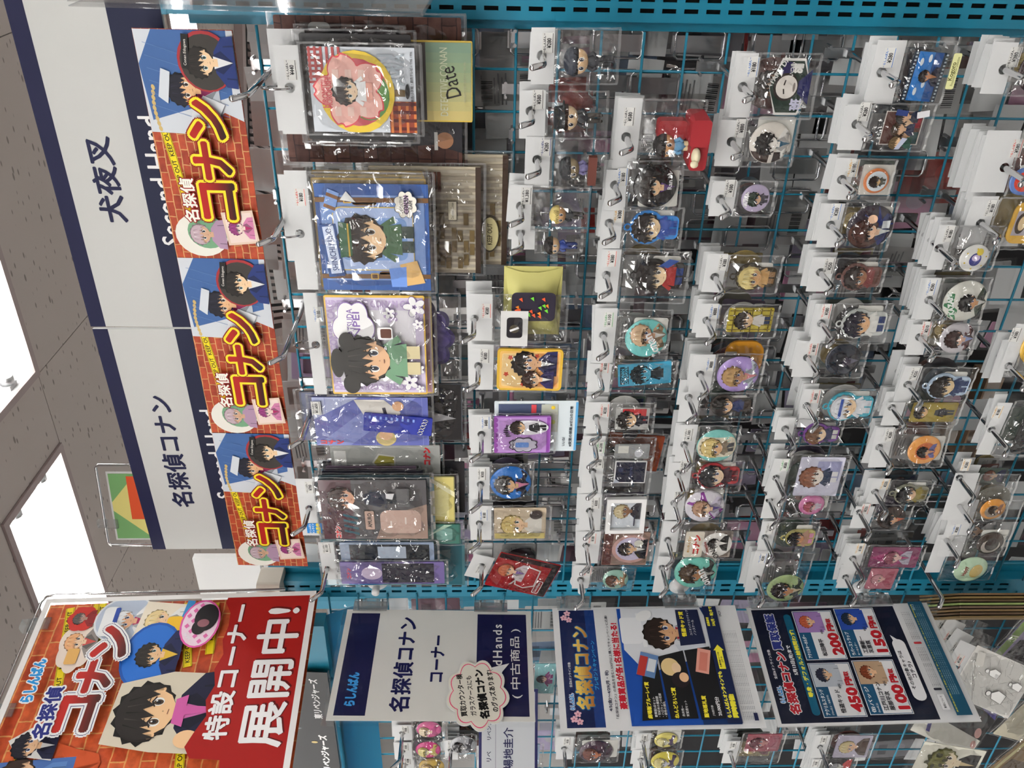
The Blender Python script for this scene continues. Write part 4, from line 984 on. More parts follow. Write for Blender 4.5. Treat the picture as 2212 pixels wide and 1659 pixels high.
# ---- first row: large cards -------------------------------------------------------------------
def coaster(A, w, h):
    A.rect(-w / 2, -h / 2, w / 2, h / 2, '#cdd3da')
    for k in range(7): A.rect(w * (.5 - .03 - k * .062) - .0015, h * .36, w * (.5 - k * .062) - .0015, h * .5, '#9c3a3a') if k % 1 == 0 else None
    for k in range(6): A.rect(w * .12, h * (.47 - k * .055), w * .5, h * (.495 - k * .055), '#a44444')
    A.rect(-w / 2, -h / 2, -w * .12, -h * .24, '#8c3a26')
    for k in range(4): A.rect(-w / 2, -h * (.5 - k * .075), -w * .12, -h * (.475 - k * .075), '#c8743c'); A.rect(-w * (.47 - k * .1), -h / 2, -w * (.43 - k * .1), -h * .24, '#5a1f1c')
    A.text('NAN', w * .22, -h * .22, .017, '#aab4bc', .02, wide=w * .4); A.text('AWA', w * .25, -h * .33, .015, '#aab4bc', .02, wide=w * .36)
    A.rect(-w * .06, -h * .4, w * .02, -h * .22, '#6e5a3c'); A.ell(0, -h * .42, w * .09, h * .02, '#1c1c1e')
    A.text('©青山剛昌/小学館・読売テレビ・TMS 1996', w * .12, -h * .465, .0032, '#2a2a2c', .01, wide=w * .68)
    A.ell(-w * .02, h * .06, w * .49, h * .36, '#dcbe3c'); A.ell(-w * .02, h * .06, w * .40, h * .3, '#c2565e'); A.ell(-w * .05, -h * .05, w * .3, h * .2, '#5c8a48')
    def petals(k, c):
        o = []
        for i in range(90):
            a = 2 * PI * i / 90; u = (5 * (a - PI / 2) / (2 * PI)) % 1; u = min(u, 1 - u) * 2
            q = .66 + .34 * math.sin(PI * min(1, u * 1.1 + 0) ** .8) ** .5 if 0 else .60 + .40 * (1 - u) ** .55
            if u < .14: q -= (.14 - u) * 1.0
            o.append((w * .47 * k * q * math.cos(a), h * .12 + w * .47 * k * q * math.sin(a)))
        A.poly(o, c)
    petals(1.0, '#cc4a52'); petals(.95, '#f0b4a8')
    for i in range(3):
        for j in range(3): A.rect(w * (-.3 + .22 * i), h * (-.02 + .12 * j), w * (-.19 + .22 * i), h * (.04 + .12 * j), '#f4c8bc')
    A.text('HIROMITSU', -w * .02, h * .365, .0062, '#d05a5e', .02, wide=w * .36); A.text('MOROFUSHI', -w * .02, h * .325, .0062, '#d05a5e', .02, wide=w * .36)
    A.chibi(0, h * .1, w * .46, h * .38, '#3a3634', '#f0cfae', '#f2f0ec', '#e8a898')


def suitcase_card(A, w, h):
    A.rect(-w / 2, -h / 2, w / 2, h / 2, '#2f5596'); A.rect(-w * .4, -h * .46, w * .4, h * .46, '#7c9ad0')
    for k in range(5): A.rect(-w * .5, h * (.45 - k * .22), -w * .39, h * (.455 - k * .22), '#4a6cae'); A.rect(w * .39, h * (.4 - k * .22), w * .5, h * (.405 - k * .22), '#4a6cae')
    for q in (-1, 1):
        A.rect(q * w * .36 - w * .022, -h / 2, q * w * .36 + w * .022, h / 2, '#6a4a2a')
        A.rect(q * w * .36 - w * .03, h * (.12 + .1 * q - .04), q * w * .36 + w * .03, h * (.12 + .1 * q + .03), '#d0a84c'); A.rect(q * w * .36 - w * .02, h * (.12 + .1 * q - .03), q * w * .36 + w * .02, h * (.12 + .1 * q + .02), '#5a3c20'); A.rrect(q * w * .33 - w * .02, h * (-.14 + .1 * q), q * w * .33 + w * .02, h * (.07 + .1 * q), .004, '#86603a')
    A.rrect(-w * .3, -h * .36, w * .3, h * .36, .01, '#d2b868'); A.rrect(-w * .29, -h * .353, w * .29, h * .353, .01, '#a9bde4'); A.rrect(-w * .2, -h * .3, w * .2, h * .3, .008, '#7d9fd4')
    A.poly([(w * .28, h * .44), (w * .46, h * .38), (w * .42, h * .28), (w * .24, h * .34)], '#7a9cd6'); A.poly([(w * .3, h * .43), (w * .33, h * .42), (w * .29, h * .32), (w * .26, h * .33)], '#7a5230'); A.poly([(w * .4, h * .4), (w * .43, h * .39), (w * .39, h * .29), (w * .36, h * .3)], '#7a5230')
    A.poly([(w * .36, h * .28), (w * .44, h * .22), (w * .34, h * .14)], '#e8ecf2')
    A.poly([(-w * .45, -h * .28), (-w * .24, -h * .22), (-w * .2, -h * .38), (-w * .42, -h * .45)], '#d9b070'); A.poly([(-w * .46, -h * .14), (-w * .28, -h * .12), (-w * .26, -h * .28), (-w * .46, -h * .28)], '#6d94dc')
    A.rect(-w * .36, h * .31, w * .14, h * .46, '#24467e', .1); A.rect(-w * .33, h * .335, w * .12, h * .435, '#c8d4ec', .1); A.text('SHINICHI KUDO', -w * .1, h * .385, .0072, '#2a4074', .01, wide=w * .4, rot=.1)
    A.chibi(-.0, -h * .02, w * .56, h * .68, '#2a211c', '#e8c49a', '#4a6a4c', '#3c4a44'); A.poly([(-w * .15, h * .2), (w * .15, h * .2), (w * .17, h * .31), (-w * .17, h * .31)], '#2e5a3c'); A.rect(-w * .155, h * .22, w * .155, h * .235, '#c0a040')
    A.poly(scallop(w * .33, -h * .3, w * .12, h * .1, 8, .2), '#3c4660'); A.poly(scallop(w * .33, -h * .3, w * .115, h * .095, 8, .2), '#eae6da'); A.rrect(w * .24, -h * .325, w * .42, -h * .285, .003, '#c9a8c8')
    A.text('DETECTIVE', w * .33, -h * .262, .0034, '#2a2a34', .01, wide=w * .15); A.text('CONAN', w * .33, -h * .305, .006, '#2a2a34', .02, wide=w * .16); A.text('CAFE', w * .33, -h * .345, .0038, '#2a2a34', .01, wide=w * .08)


def lilac_card(A, w, h):
    A.rect(-w * .48, -h * .485, w * .48, h * .485, '#d3c8e0'); A.rect(-w * .36, -h * .4, w * .36, h * .4, '#e6e4ea')
    A.text('DETECTIVE CONAN CAFE', 0, h * .445, .009, '#b9a6cc', .04, wide=w * .9); A.text('DETECTIVE CONAN CAFE', w * .42, 0, .009, '#b9a6cc', .04, wide=h * .85, rot=-PI / 2); A.text('DETECTIVE CONAN CAFE', -w * .42, 0, .009, '#b9a6cc', .04, wide=h * .85, rot=PI / 2)
    def flower(x, y, r, f, l=None):
        for i in range(5):
            a = i * 2 * PI / 5 + .3
            if l: A.ell(x + r * .55 * math.cos(a), y + r * .55 * math.sin(a), r * .46, r * .34, l, a, 12)
        for i in range(5): a = i * 2 * PI / 5 + .3; A.ell(x + r * .55 * math.cos(a), y + r * .55 * math.sin(a), r * .41, r * .29, f, a, 12)
    for x, y, q in ((.3, -.16, .08), (-.1, -.36, .09), (.0, -.2, .1), (-.28, .0, .09), (.1, -.05, .05)): flower(x * w, y * h, q * h, '#c6b4d6')
    for x, y, q in ((.4, -.4, .12), (.34, -.14, .07), (-.36, -.32, .1), (-.22, -.42, .07), (.24, -.43, .06), (-.42, -.43, .05)): flower(x * w, y * h, q * h, '#f2f0f4', '#8a70aa')
    A.poly(scallop(w * .2, h * .22, w * .26, h * .2, 6, .2), '#8a70aa'); A.poly(scallop(w * .2, h * .22, w * .25, h * .193, 6, .2), '#ecebf0')
    A.text('MATSUDA', w * .24, h * .25, .0075, '#7a5ea0', .01, wide=w * .3); A.text('JINPEI', w * .2, h * .175, .011, '#7a5ea0', .02, wide=w * .32)
    A.chibi(-w * .12, -h * .02, w * .66, h * .84, '#2b2926', '#d9ae88', '#6f9878', '#cfc39a'); A.ell(-w * .36, h * .28, w * .1, h * .09, '#2b2926'); A.ell(w * .08, h * .3, w * .09, h * .08, '#2b2926'); A.ell(-w * .14, h * .41, w * .15, h * .07, '#2b2926')
    A.rrect(w * .1, -h * .17, w * .22, -h * .02, .003, '#f2f2f2'); A.rrect(w * .115, -h * .16, w * .205, -h * .05, .002, '#5a3426')
    A.text('©GA/S・YT', w * .36, -h * .46, .003, '#8a78a0', .01)


def ticket(A, w, h):
    A.rect(-w / 2, -h / 2, w / 2, h / 2, '#5a62a8'); A.poly([(-w * .5, h * .2), (w * .5, -h * .4), (w * .5, -h * .1), (-w * .5, h * .5)], '#7a84be'); A.poly([(w * .05, h * .5), (w * .5, h * .5), (w * .5, h * .1)], '#aab2d4')
    for k in range(7): A.rect(-w / 2, h * (-.45 + k * .14), w / 2, h * (-.447 + k * .14), '#8088c4')
    A.poly([(-w * .1, h * .0), (w * .46, h * .14), (w * .46, -h * .12), (w * .2, -h * .26), (-w * .1, -h * .2)], '#dcd8d0'); A.rect(w * .1, -h * .14, w * .3, -h * .11, '#2a2630', .2); A.ell(-w * .34, -h * .12, w * .16, h * .09, '#c8b478'); A.ell(-w * .28, -h * .12, w * .1, h * .06, '#dcb088'); A.ell(w * .33, -h * .24, w * .1, h * .05, '#d8a880')
    A.text('コナン', -w * .42, h * .36, .006, '#c8383a', .08, rot=-PI / 2, wide=h * .2)


def ruler(t, L):
    x, y, wd, ht = L((786, 892, 935, 930)); b = MB().prism(rr(-wd / 2, -ht / 2, wd / 2, ht / 2, .002), .0045, .007); o = colored(b, 'blue_keychain', '#1c2c94', t, 'gloss'); o.location = (x, y, 0); o.rotation_euler = (0, 0, -.1)
    A = Art(.0072, .0001); 
    for k in range(9): A.rect(wd * .22, ht * (.4 - k * .08), wd * .38, ht * (.43 - k * .08), '#7f9ae0')
    A.build('print', o, 'gloss')
    for k in range(5): MB().tube([(.0026 * math.cos(q * PI / 4), .0035 * math.sin(q * PI / 4), .0005 * math.cos(q)) for q in range(8)], .0006, 6, closed=True).build('chain_link', M['chrome'], t, True).location = (x - .006 + .005 * k - .006, y - ht * .32 - .002 * k, .010)


def amuro(A, w, h):
    A.rect(-w / 2, -h / 2, w / 2, h / 2, '#4c4a4c'); A.rect(-w / 2, h * .2, w / 2, h / 2, '#4a2c34'); A.poly([(-w * .5, -h * .5), (w * .1, -h * .5), (-w * .1, -h * .1), (-w * .5, 0)], '#8a7468'); A.rrect(-w * .4, -h * .44, w * .0, -h * .05, .012, '#c8aa9c')
    for k in range(4): A.poly([(-w * (.1 + .09 * k), h * .3), (-w * (.06 + .09 * k), h * .3), (-w * (.12 + .09 * k), h * .16), (-w * (.16 + .09 * k), h * .16)], '#1f5664')
    A.rect(-w * .24, -h * .3, -w * .12, -h * .285, '#e8dcd4'); A.rect(-w * .3, -h * .16, -w * .18, -h * .145, '#e8dcd4')
    A.rrect(-w * .34, h * .0, w * .0, h * .1, .002, '#2c2624'); A.rrect(-w * .33, h * .006, -w * .01, h * .094, .002, '#c0a090'); A.text('AMURO', -w * .17, h * .05, .0058, '#2c2624', .03, wide=w * .24)
    A.text('コナン', -w * .37, h * .36, .0072, '#f2f0f0', .14, wide=w * .2); A.text('コナン', -w * .37, h * .36, .0072, '#c03434', .07, wide=w * .2)
    A.chibi(w * .2, h * .1, w * .36, h * .66, '#3a2a26', '#d8a284', '#22283a', '#2a2e34'); A.rect(w * .08, -h * .34, w * .38, -h * .22, '#5e5e60'); A.poly([(w * .22, -h * .12), (w * .3, -h * .12), (w * .3, -h * .2), (w * .2, -h * .18)], '#e8e8ea')


# coaster with pink blossom, its file and the cards behind
t = I('pink blossom coaster set', (590, 100, 664, 292), (666, 103, 905, 286), 'card', n=0, price='¥440', pc='k', d=.105, K=(626, 190), px=(628, 150), bg='#cdd3da', art=coaster, hk=False, roll=0, yaw=0); ringed(t)
P = W(520, 208, -.15); hook(Vector((P.x, 0, P.z + -.006)), 'chrome hook holding the ring of the pink blossom coaster set')
loose('black_card_pack', 'glossy black card pack just behind the pink blossom coaster set', (650, 76, 900, 303), .09, '#1b1a1d', None, 'card')
loose('black_card_pack', 'second black card pack behind the pink blossom coaster set', (655, 66, 880, 310), .08, '#232024', None, 'card')
tt = thing('hanging_bag', 'white-topped bag behind the pink blossom coaster set', 'bag', frame(W(625, 180, -.088))); MB().box((-.052, -.022, -.001), (.056, .018, 0)).build('header', M['paper'], tt); sticker(tt, .03, -.006, '¥440', 'r')
def sign_card(A, w, h):
    A.rect(-w * .48, -h * .49, w * .48, h * .49, '#4a4644'); A.rect(-w * .48, -h * .49, w * .48, -h * .08, '#8f9a78')
    for k in range(8): A.rect(-w * .48 + w * .12 * k, -h * .49, -w * .48 + w * .12 * (k + 1), -h * .08, ('#c0b070', '#b4ac72', '#a8a674', '#9ca276', '#909e78', '#869a78', '#7e957a', '#76907a')[k])
    A.text('DETECTIVE CONAN', 0, -h * .24, .0085, '#c9cdb0', 0, wide=w * .84); A.text('Date', 0, -h * .3, .017, '#1a1a1a', .0, rot=.25, wide=w * .38); A.text('©青山剛昌/小学館・読売テレビ・TMS 1996', 0, -h * .43, .003, '#b0b090', 0, wide=w * .5)
loose('signature_card', 'green and gold signed card under the pink blossom coaster set', (780, 88, 1024, 263), .075, '#c8ac4a', sign_card, 'card', bag=False)
def suitfile(A, w, h):
    A.poly([(-w * .2, h * .1), (w * .2, h * .1), (w * .32, -h * .5), (-w * .42, -h * .5)], '#25262c'); A.poly([(-w * .4, h * .1), (-w * .16, h * .1), (-w * .2, -h * .3), (-w * .36, -h * .36)], '#2a2b31'); A.ell(-w * .33, -h * .4, w * .06, h * .05, '#a87858'); A.rect(-w * .4, -h * .36, -w * .27, -h * .34, '#d0d0cc'); A.rrect(w * .3, h * .2, w * .46, h * .32, .006, '#a8a8a4')
o = loose('brick_print_file', 'brown brick patterned clear file behind the pink blossom coaster set', (600, 42, 1008, 356), .05, '#5a4038', suitfile, 'file', bgm=M['brick3'])
# blue suitcase card
t = I('blue suitcase picture card', (614, 374, 690, 630), (682, 400, 936, 628), 'card', n=0, price='¥180', pc='r', d=.105, K=(648, 505), px=(648, 425), bg='#2f5596', art=suitcase_card, hk=False, roll=0, yaw=0); ringed(t)
P = W(572, 520, -.15); hook(Vector((P.x, 0, P.z - .008)), 'chrome hook holding the ring of the blue suitcase picture card')
for i, (c, ed) in enumerate((('#b8a888', '#d0b060'), ('#c8c0a8', '#c8a850'), ('#8a8070', '#b09048'))):
    loose('gold_edge_card', ['gold-edged card directly behind the blue suitcase picture card', 'middle gold-edged card behind the blue suitcase picture card', 'rearmost gold-edged card behind the blue suitcase picture card'][i], (676 + i, 388 - i * 8, 932 - i * 3, 622 - i * 6), .094 - i * .009, ed, lambda A, w, h: A.rect(-w * .485, -h * .485, w * .485, h * .485, c), 'card')
tt = thing('hanging_bag', 'white-topped bag behind the blue suitcase picture card', 'bag', frame(W(645, 480, -.092))); MB().box((-.05, -.024, -.001), (.058, .018, 0)).build('header', M['paper'], tt)
def striped(letter):
    def f(A, w, h):
        for k in range(18): A.rect(-w / 2 + w * k / 18, -h / 2, -w / 2 + w * (k + .55) / 18, h / 2, ('#8a8070', '#a09888')[k % 2])
        A.rect(-w * .5, -h * .5, w * .5, -h * .45, '#3a2c22')
        for i in range(7):
            for j in range(3 + i % 2): A.rect(-w * .45 + w * .13 * j + .004 * (i % 2), -h * .44 + h * .055 * i, -w * .34 + w * .13 * j + .004 * (i % 2), -h * .395 + h * .055 * i, '#6a5834') if (i + j) % 3 else None
            A.rect(w * .28 + .003 * (i % 2), h * .1 - h * .04 * i, w * .46, h * .13 - h * .04 * i, '#5a3020')
        for k in range(14): A.ell(-w * .3 + w * .045 * k + .003 * math.sin(k * 3), h * (.02 + .08 * math.sin(k * 1.7)), .0045, .006, '#2a3020', k)
        A.rect(w * .02, -h * .28, w * .2, -h * .2, '#3a3226'); A.rect(w * .025, -h * .277, w * .195, -h * .203, '#cfc8b0'); A.text('Detective Conan', w * .11, -h * .24, .0035, '#3a3226', 0, wide=w * .15)
        if letter: A.ell(-w * .2, -h * .34, w * .17, h * .09, '#3a3222'); A.ell(-w * .2, -h * .34, w * .155, h * .08, '#b8ae80'); A.text('KEEP OUT', -w * .2, -h * .34, .006, '#4a4228', .02, wide=w * .2)
    return f
loose('striped_card', 'striped cream card with printed bricks under the blue suitcase picture card', (800, 362, 1043, 590), .062, '#b8ae98', striped(0), 'card')
loose('striped_card', 'striped cream card with an oval stamp, lowest under the blue suitcase picture card', (858, 336, 1098, 572), .045, '#b0a690', striped(1), 'card')
# lilac card
t = I('lilac blossom picture card', (656, 637, 706, 855), (703, 640, 928, 852), 'card', n=0, price='¥180', pc='b', d=.105, K=(682, 745), px=(686, 678), bg='#d2ac4c', art=lilac_card, hk=False, roll=0, yaw=0)
sticker(t, .026, -.03, '¥280', 'r', z=.0045); ringed(t, .012, .014)
P = W(606, 775, -.15); hook(Vector((P.x, 0, P.z - .002)), 'long chrome hook holding the ring of the lilac blossom picture card')
loose('gold_edge_card', 'pink gold-edged card directly behind the lilac blossom picture card', (712, 642, 942, 850), .088, '#cca848', lambda A, w, h: A.rect(-w * .485, -h * .485, w * .485, h * .485, '#c890a0'), 'card')
def mandala(A, w, h):
    A.poly(scallop(0, 0, w * .45, h * .45, 10, .16), '#332a62'); A.poly(scallop(0, 0, w * .40, h * .40, 10, .16), '#4a3e84'); A.poly(scallop(0, 0, w * .2, h * .2, 8, .16), '#2c2456')
loose('purple_ornament_pack', 'dark purple ornament shape in a clear pack below the lilac card', (820, 640, 990, 815), .07, '#b9bcc6', mandala, 'ornament', bgm=M['acrylic'])
# ticket file
t = I('violet ticket file with blue keychain', None, (676, 857, 930, 960), 'card', n=0, price=None, d=.09, K=(668, 900), bg='#5a62a8', art=ticket, more=ruler, hk=True, roll=0, yaw=0); sticker(t, .018, -.012, '¥1,650', 'k', z=.0062)
def navycard(A, w, h): A.rect(-w * .48, -h * .48, w * .48, h * .48, '#23305c'); A.text('名探偵', -w * .3, h * .3, .006, '#c8c8d8', .02, rot=-PI / 2); A.poly([(-w * .3, -h * .4), (w * .4, -h * .4), (w * .1, h * .2)], '#3a4a86')
loose('navy_card_pack', 'navy card pack partly hidden behind the violet ticket file', (648, 845, 880, 950), .072, '#1c2038', navycard, 'card')
def greyblack(A, w, h): A.rect(-w * .49, -h * .49, w * .49, -h * .1, '#161618'); A.rect(-w * .49, -h * .1, w * .49, h * .49, '#7a8088'); A.poly([(-w * .2, -h * .1), (-w * .1, -h * .44), (w * .05, -h * .16), (w * .02, -h * .1)], '#c8c8cc'); A.ell(-w * .05, -h * .16, .003, .002, '#a02c34', n=8)
loose('grey_black_card', 'grey and black card below the violet ticket file', (770, 828, 1002, 950), .055, '#4a4e54', greyblack, 'card')
def clearpack(A, w, h): A.text('コナン', w * .3, -h * .38, .009, '#c8343a', .08, rot=0, wide=w * .3); A.poly([(0, .01), (.018, .02), (.034, .01), (.03, -.014), (.004, -.014)], '#d8d8d0'); A.poly([(.003, .009), (.018, .017), (.031, .009), (.028, -.012), (.006, -.012)], '#a8a04a'); A.rect(-w * .1, h * .36, w * .4, h * .47, '#e8e8e4'); A.text('¥1,100', w * .16, h * .42, .005, '#303034', .02)
loose('grey_clear_pack', 'grey clear pack with a gold emblem between two stands', (715, 960, 956, 1075), .06, '#a8aaa6', clearpack, 'pack')
# acrylic stand packs
t = I('dark acrylic stand pack', (638, 1036, 692, 1158), (690, 1036, 928, 1162), 'card', n=0, price='¥700', pc='k', d=.105, K=(668, 1098), px=(668, 1052), bg='#4c4a4c', art=amuro, roll=0, yaw=0)
A = Art(.0006, .00006, sc=.001); x, y, _, _ = Loc(W(668, 1098, -.105), .105)((680, 1140, 682, 1142)); A.ox, A.oy = x, y
A.rect(-9, -10, 10, 12, '#2a80c8'); A.text('らしんばん', 0, 7.5, 3.2, '#e8f0f8', .03); A.text('オンライン', 0, 2.8, 3.2, '#e8f0f8', .03); A.text('出品中', 0, -4.5, 6.2, '#f0d838', .06); A.build('blue_sticker', t)
def teal_yellow(A, w, h): A.rect(-w * .49, -h * .49, w * .49, h * .49, '#c9bc70'); A.rect(-w * .49, -h * .3, w * .49, -h * .1, '#5aa6bc'); A.poly([(-w * .3, -h * .44), (w * .3, -h * .44), (w * .2, -h * .24), (-w * .26, -h * .24)], '#d8d090'); A.rect(w * .0, -h * .2, w * .04, -h * .12, '#e4ecec'); A.poly([(w * .1, -h * .5), (w * .49, -h * .2), (w * .49, -h * .26), (w * .2, -h * .5)], '#e8e4b8')
loose('yellow_teal_pack', 'yellow and teal acrylic pack behind the dark acrylic stand pack', (760, 1028, 986, 1136), .085, '#8f8a5a', teal_yellow, 'pack')
loose('black_slim_pack', 'slim black pack behind the yellow and teal acrylic pack', (700, 996, 1008, 1105), .055, '#2a2a2e', lambda A, w, h: A.text('GACHINKO', w * .1, -h * .44, .006, '#4a4a4e', .04, rot=0), 'pack')
for i in range(3): loose('thin_card_sleeve', ['thin sleeved card nearest behind the dark acrylic stand pack', 'middle thin sleeved card behind the dark acrylic stand pack', 'rearmost thin sleeved card behind the dark acrylic stand pack'][i], (690 + 8 * i, 1026 - 10 * i, 935 - 14 * i, 1140 - 10 * i), .095 - .012 * i - (.004 if i else 0), ('#3c5058', '#2c2c38', '#6a5a6a')[i], None, 'card')
def greenp(A, w, h): A.rect(-w * .48, -h * .48, w * .48, h * .48, '#3a7064'); A.rrect(-w * .3, -h * .4, w * .3, -h * .2, .004, '#7fb0a4'); A.poly([(-w * .1, -h * .1), (w * .48, -h * .4), (w * .48, -h * .3)], '#a8c8b0')
loose('green_acrylic_pack', 'green acrylic pack low beside the dark acrylic stand pack', (820, 1130, 996, 1172), .09, '#2c5a50', greenp, 'pack')
def tealp(A, w, h): A.rect(-w * .48, -h * .48, w * .48, h * .48, '#2a6a78'); A.rect(-w * .48, h * .1, w * .48, h * .34, '#1f62ae'); A.rect(-w * .48, h * .34, w * .48, h * .49, '#9fb4bc'); A.poly([(-w * .1, -h * .1), (w * .3, h * .1), (w * .3, h * .02), (w * .0, -h * .16)], '#b8b04a'); A.chibi(-w * .1, -h * .12, w * .5, h * .36, '#2c241e', '#d8b088', '#c8ccca', '#20242c'); A.text('コナン', w * .3, h * .42, .008, '#c03036', .08)
loose('teal_picture_pack', 'teal and blue picture pack beside the far blue post', (698, 1164, 1008, 1262), .06, '#4a7a84', tealp, 'pack')
tt = loose('violet_slim_pack', 'slim violet pack in front of the suction cup on the far post', (735, 1212, 962, 1258), .1, '#6a5c90', lambda A, w, h: (A.rect(-w * .45, -h * .4, w * .45, h * .1, '#2c2a38'), A.ell(0, h * .2, w * .3, h * .1, '#c8b8d0'), A.text('コナン', 0, h * .42, .006, '#c84a5a', .06)), 'pack')
t = I('two small price-tagged bags by the far post', (688, 1168, 730, 1238), (735, 1165, 940, 1210), 'card', n=2, price='¥1,100', pc='k', d=.095, K=(706, 1228), bg='#7c8aa0', art=lambda A, w, h: (A.rect(-w * .4, -h * .45, w * .4, h * .4, '#22262c'), A.rect(-w * .3, -h * .2, w * .3, h * .1, '#a8b4c4')), name='slim_card_pack')

# ---- second row -------------------------------------------------------------------------------
I('dark-haired figurine in navy cap', (1145, 60, 1200, 184), (1216, 92, 1324, 160), 'figure', price='¥280', pc='k', K=(1170, 120), px=(1184, 92), n=2, cols=('#1f1b1c', '#e0bc90', '#23262e', '#1c1e24'), hat=('#2e3440', 'cap'))
I('figurine in a wide black hat', (1120, 196, 1180, 300), (1196, 215, 1300, 280), 'figure', price='¥580', pc='k', K=(1146, 240), px=(1162, 214), n=2, cols=('#4a2c22', '#e4c49a', '#22242a', '#2a241e'), hat=('#1f2326', 'brim'))
def guitar(t, L):
    x, y, w_, h_ = L((1262, 318, 1280, 366)); o = colored(MB().box((-.016, -.005, .034), (.016, .004, .042)), 'guitar_case', '#5a2c22', t, 'matte'); o.location = (x, y, 0)
I('figurine in striped shirt and grey coat', (1132, 296, 1190, 406), (1206, 318, 1296, 384), 'figure', price='¥280', pc='n', K=(1160, 345), px=(1178, 316), n=2, cols=('#2a2a2c', '#8a7a5a', '#6a6690', '#3a3c40'), hat=('#24272b', 'cap'), more=guitar, rot=.1)
I('blond figurine in a dark suit', (1100, 400, 1150, 498), (1184, 424, 1260, 480), 'figure', price='¥1,380', pc='k', K=(1124, 445), px=(1136, 422), n=2, cols=('#d8c478', '#cfa070', '#22252a', '#2a2622'))
I('figurine in blue at the end of the second row', (1104, 498, 1156, 540), (1172, 498, 1246, 540), 'figure', price=None, K=(1124, 503), n=1, cols=('#241f20', '#dfb98e', '#27408c', '#20306a'))
def cushion(t, L):
    x, y, w_, h_ = L((1085, 578, 1215, 728)); b = bag_mesh(-w_ / 2, -h_ / 2, w_ / 2, h_ / 2, .004, .007, 5, 10, 10); b.v = [(p * (1 - .16 * (1 - (2 * q / h_) ** 2)), q * (1 - .16 * (1 - (2 * p / w_) ** 2)), e) for p, q, e in b.v]; o = colored(b, 'yellow_cushion', '#bab56c', t, 'matte', True); o.location = (x, y, -.004)
    A = Art(.014, .0002); A.rect(-w_ * .2, -h_ * .36, -w_ * .02, h_ * .3, '#d8d8cc'); A.ell(-w_ * .1, -h_ * .2, .002, .003, '#5a4a30', n=8); A.build('print', o, 'matte')
    for k in range(14): A = None
    A = Art(.0165, .0002); x2, y2, _, _ = L((1155, 650, 1157, 652)); A.ox, A.oy = x2, y2
    A.rrect(-.018, -.024, .022, .03, .006, '#2c2836')
    rr_ = random.Random(4)
    for k in range(16): a = rr_.uniform(-.014, .016); b_ = rr_.uniform(-.02, .024); A.poly([(a, b_), (a + .006, b_ + .001), (a + .004, b_ + .005)], rr_.choice(('#e88a30', '#e8c83a', '#e05a34', '#6ac83a')))
    A.build('halloween_charm', t, 'gloss')
    A = Art(.019, .0002); x2, y2, w2, h2 = L((1080, 655, 1140, 732)); A.ox, A.oy = x2, y2; A.rect(-w2 / 2, -h2 / 2, w2 / 2, h2 / 2, '#d6d6d4'); A.rrect(-w2 * .26, -h2 * .3, w2 * .32, h2 * .28, .004, '#211f24'); A.ell(0, 0, .006, .006, '#4a4438'); A.rect(-.002, -.006, .001, .006, '#e8e8ea', .4); A.build('white_card', t, 'gloss')
I('yellow cushion charm with black photo tag', (1012, 635, 1064, 738), (1066, 640, 1214, 730), 'card', n=3, price='¥580', pc='r', K=(1024, 688), px=(1050, 670), bg='#c8c8c4', bgm=M['acrylic'], art=None, more=cushion, bulge=.016, name='charm_pack', cat='charm')
def maple(A, w, h):
    A.rrect(-w * .45, -h * .46, w * .45, h * .46, .003, '#e8b868'); A.rrect(-w * .4, -h * .43, w * .4, h * .43, .003, '#eec88c'); A.rect(-w * .4, -h * .43, w * .4, -h * .1, '#e8a05c')
    for x, y in ((.3, .3), (-.1, .36), (.34, -.1), (-.3, -.2), (-.34, .1)): A.poly(scallop(w * x, h * y, w * .05, h * .035, 5, .5, 4), '#c8482c')
    A.bust(w * .16, -h * .06, w * .6, h * .7, '#26211f', '#e2b288', '#2c2e58', '#d8d8d4', dx=-w * .0); A.bust(-w * .2, -h * .12, w * .46, h * .5, '#3a2822', '#e6bc94', '#34305c', '#d8d8d4')
I('gold-framed autumn picture tile', (1014, 745, 1066, 842), (1072, 750, 1216, 838), 'card', n=1, price='¥580', pc='k', K=(1033, 790), px=(1046, 768), bg='#d0a83c', art=maple, r=.006, th=.004, bulge=.004)
def theatre(A, w, h):
    A.rect(-w * .48, -h * .48, w * .48, h * .48, '#b48ac8'); A.rect(-w * .48, -h * .48, w * .48, -h * .43, '#8a4aa0')
    for k in range(7): A.ell(-w * .42 + w * .14 * k, h * .48, w * .07, h * .05, '#8a4a9a')
    for k in range(6): A.ell(-w * .02 + w * .055 * k, h * (.3 - .02 * abs(k - 2.5)), .0012, .004, '#2a2030', n=8); A.rect(-w * .04, h * .28, w * .3, h * .285, '#2a2030')
    A.poly(scallop(-w * .26, -h * .02, w * .2, h * .25, 8, .2), '#2a2830'); A.poly(scallop(-w * .26, -h * .02, w * .18, h * .23, 8, .2), '#b9b4c4'); A.rrect(-w * .33, -h * .12, -w * .19, h * .12, .002, '#5a80c0'); A.text('SHINICHI', -w * .26, h * .16, .003, '#2a2830', .03)
    A.ell(w * .22, -h * .1, w * .2, h * .36, '#e2e0e6'); A.chibi(w * .22, -h * .1, w * .34, h * .64, '#2c211c', '#e4be94', '#1e1e24', '#1e1e24')
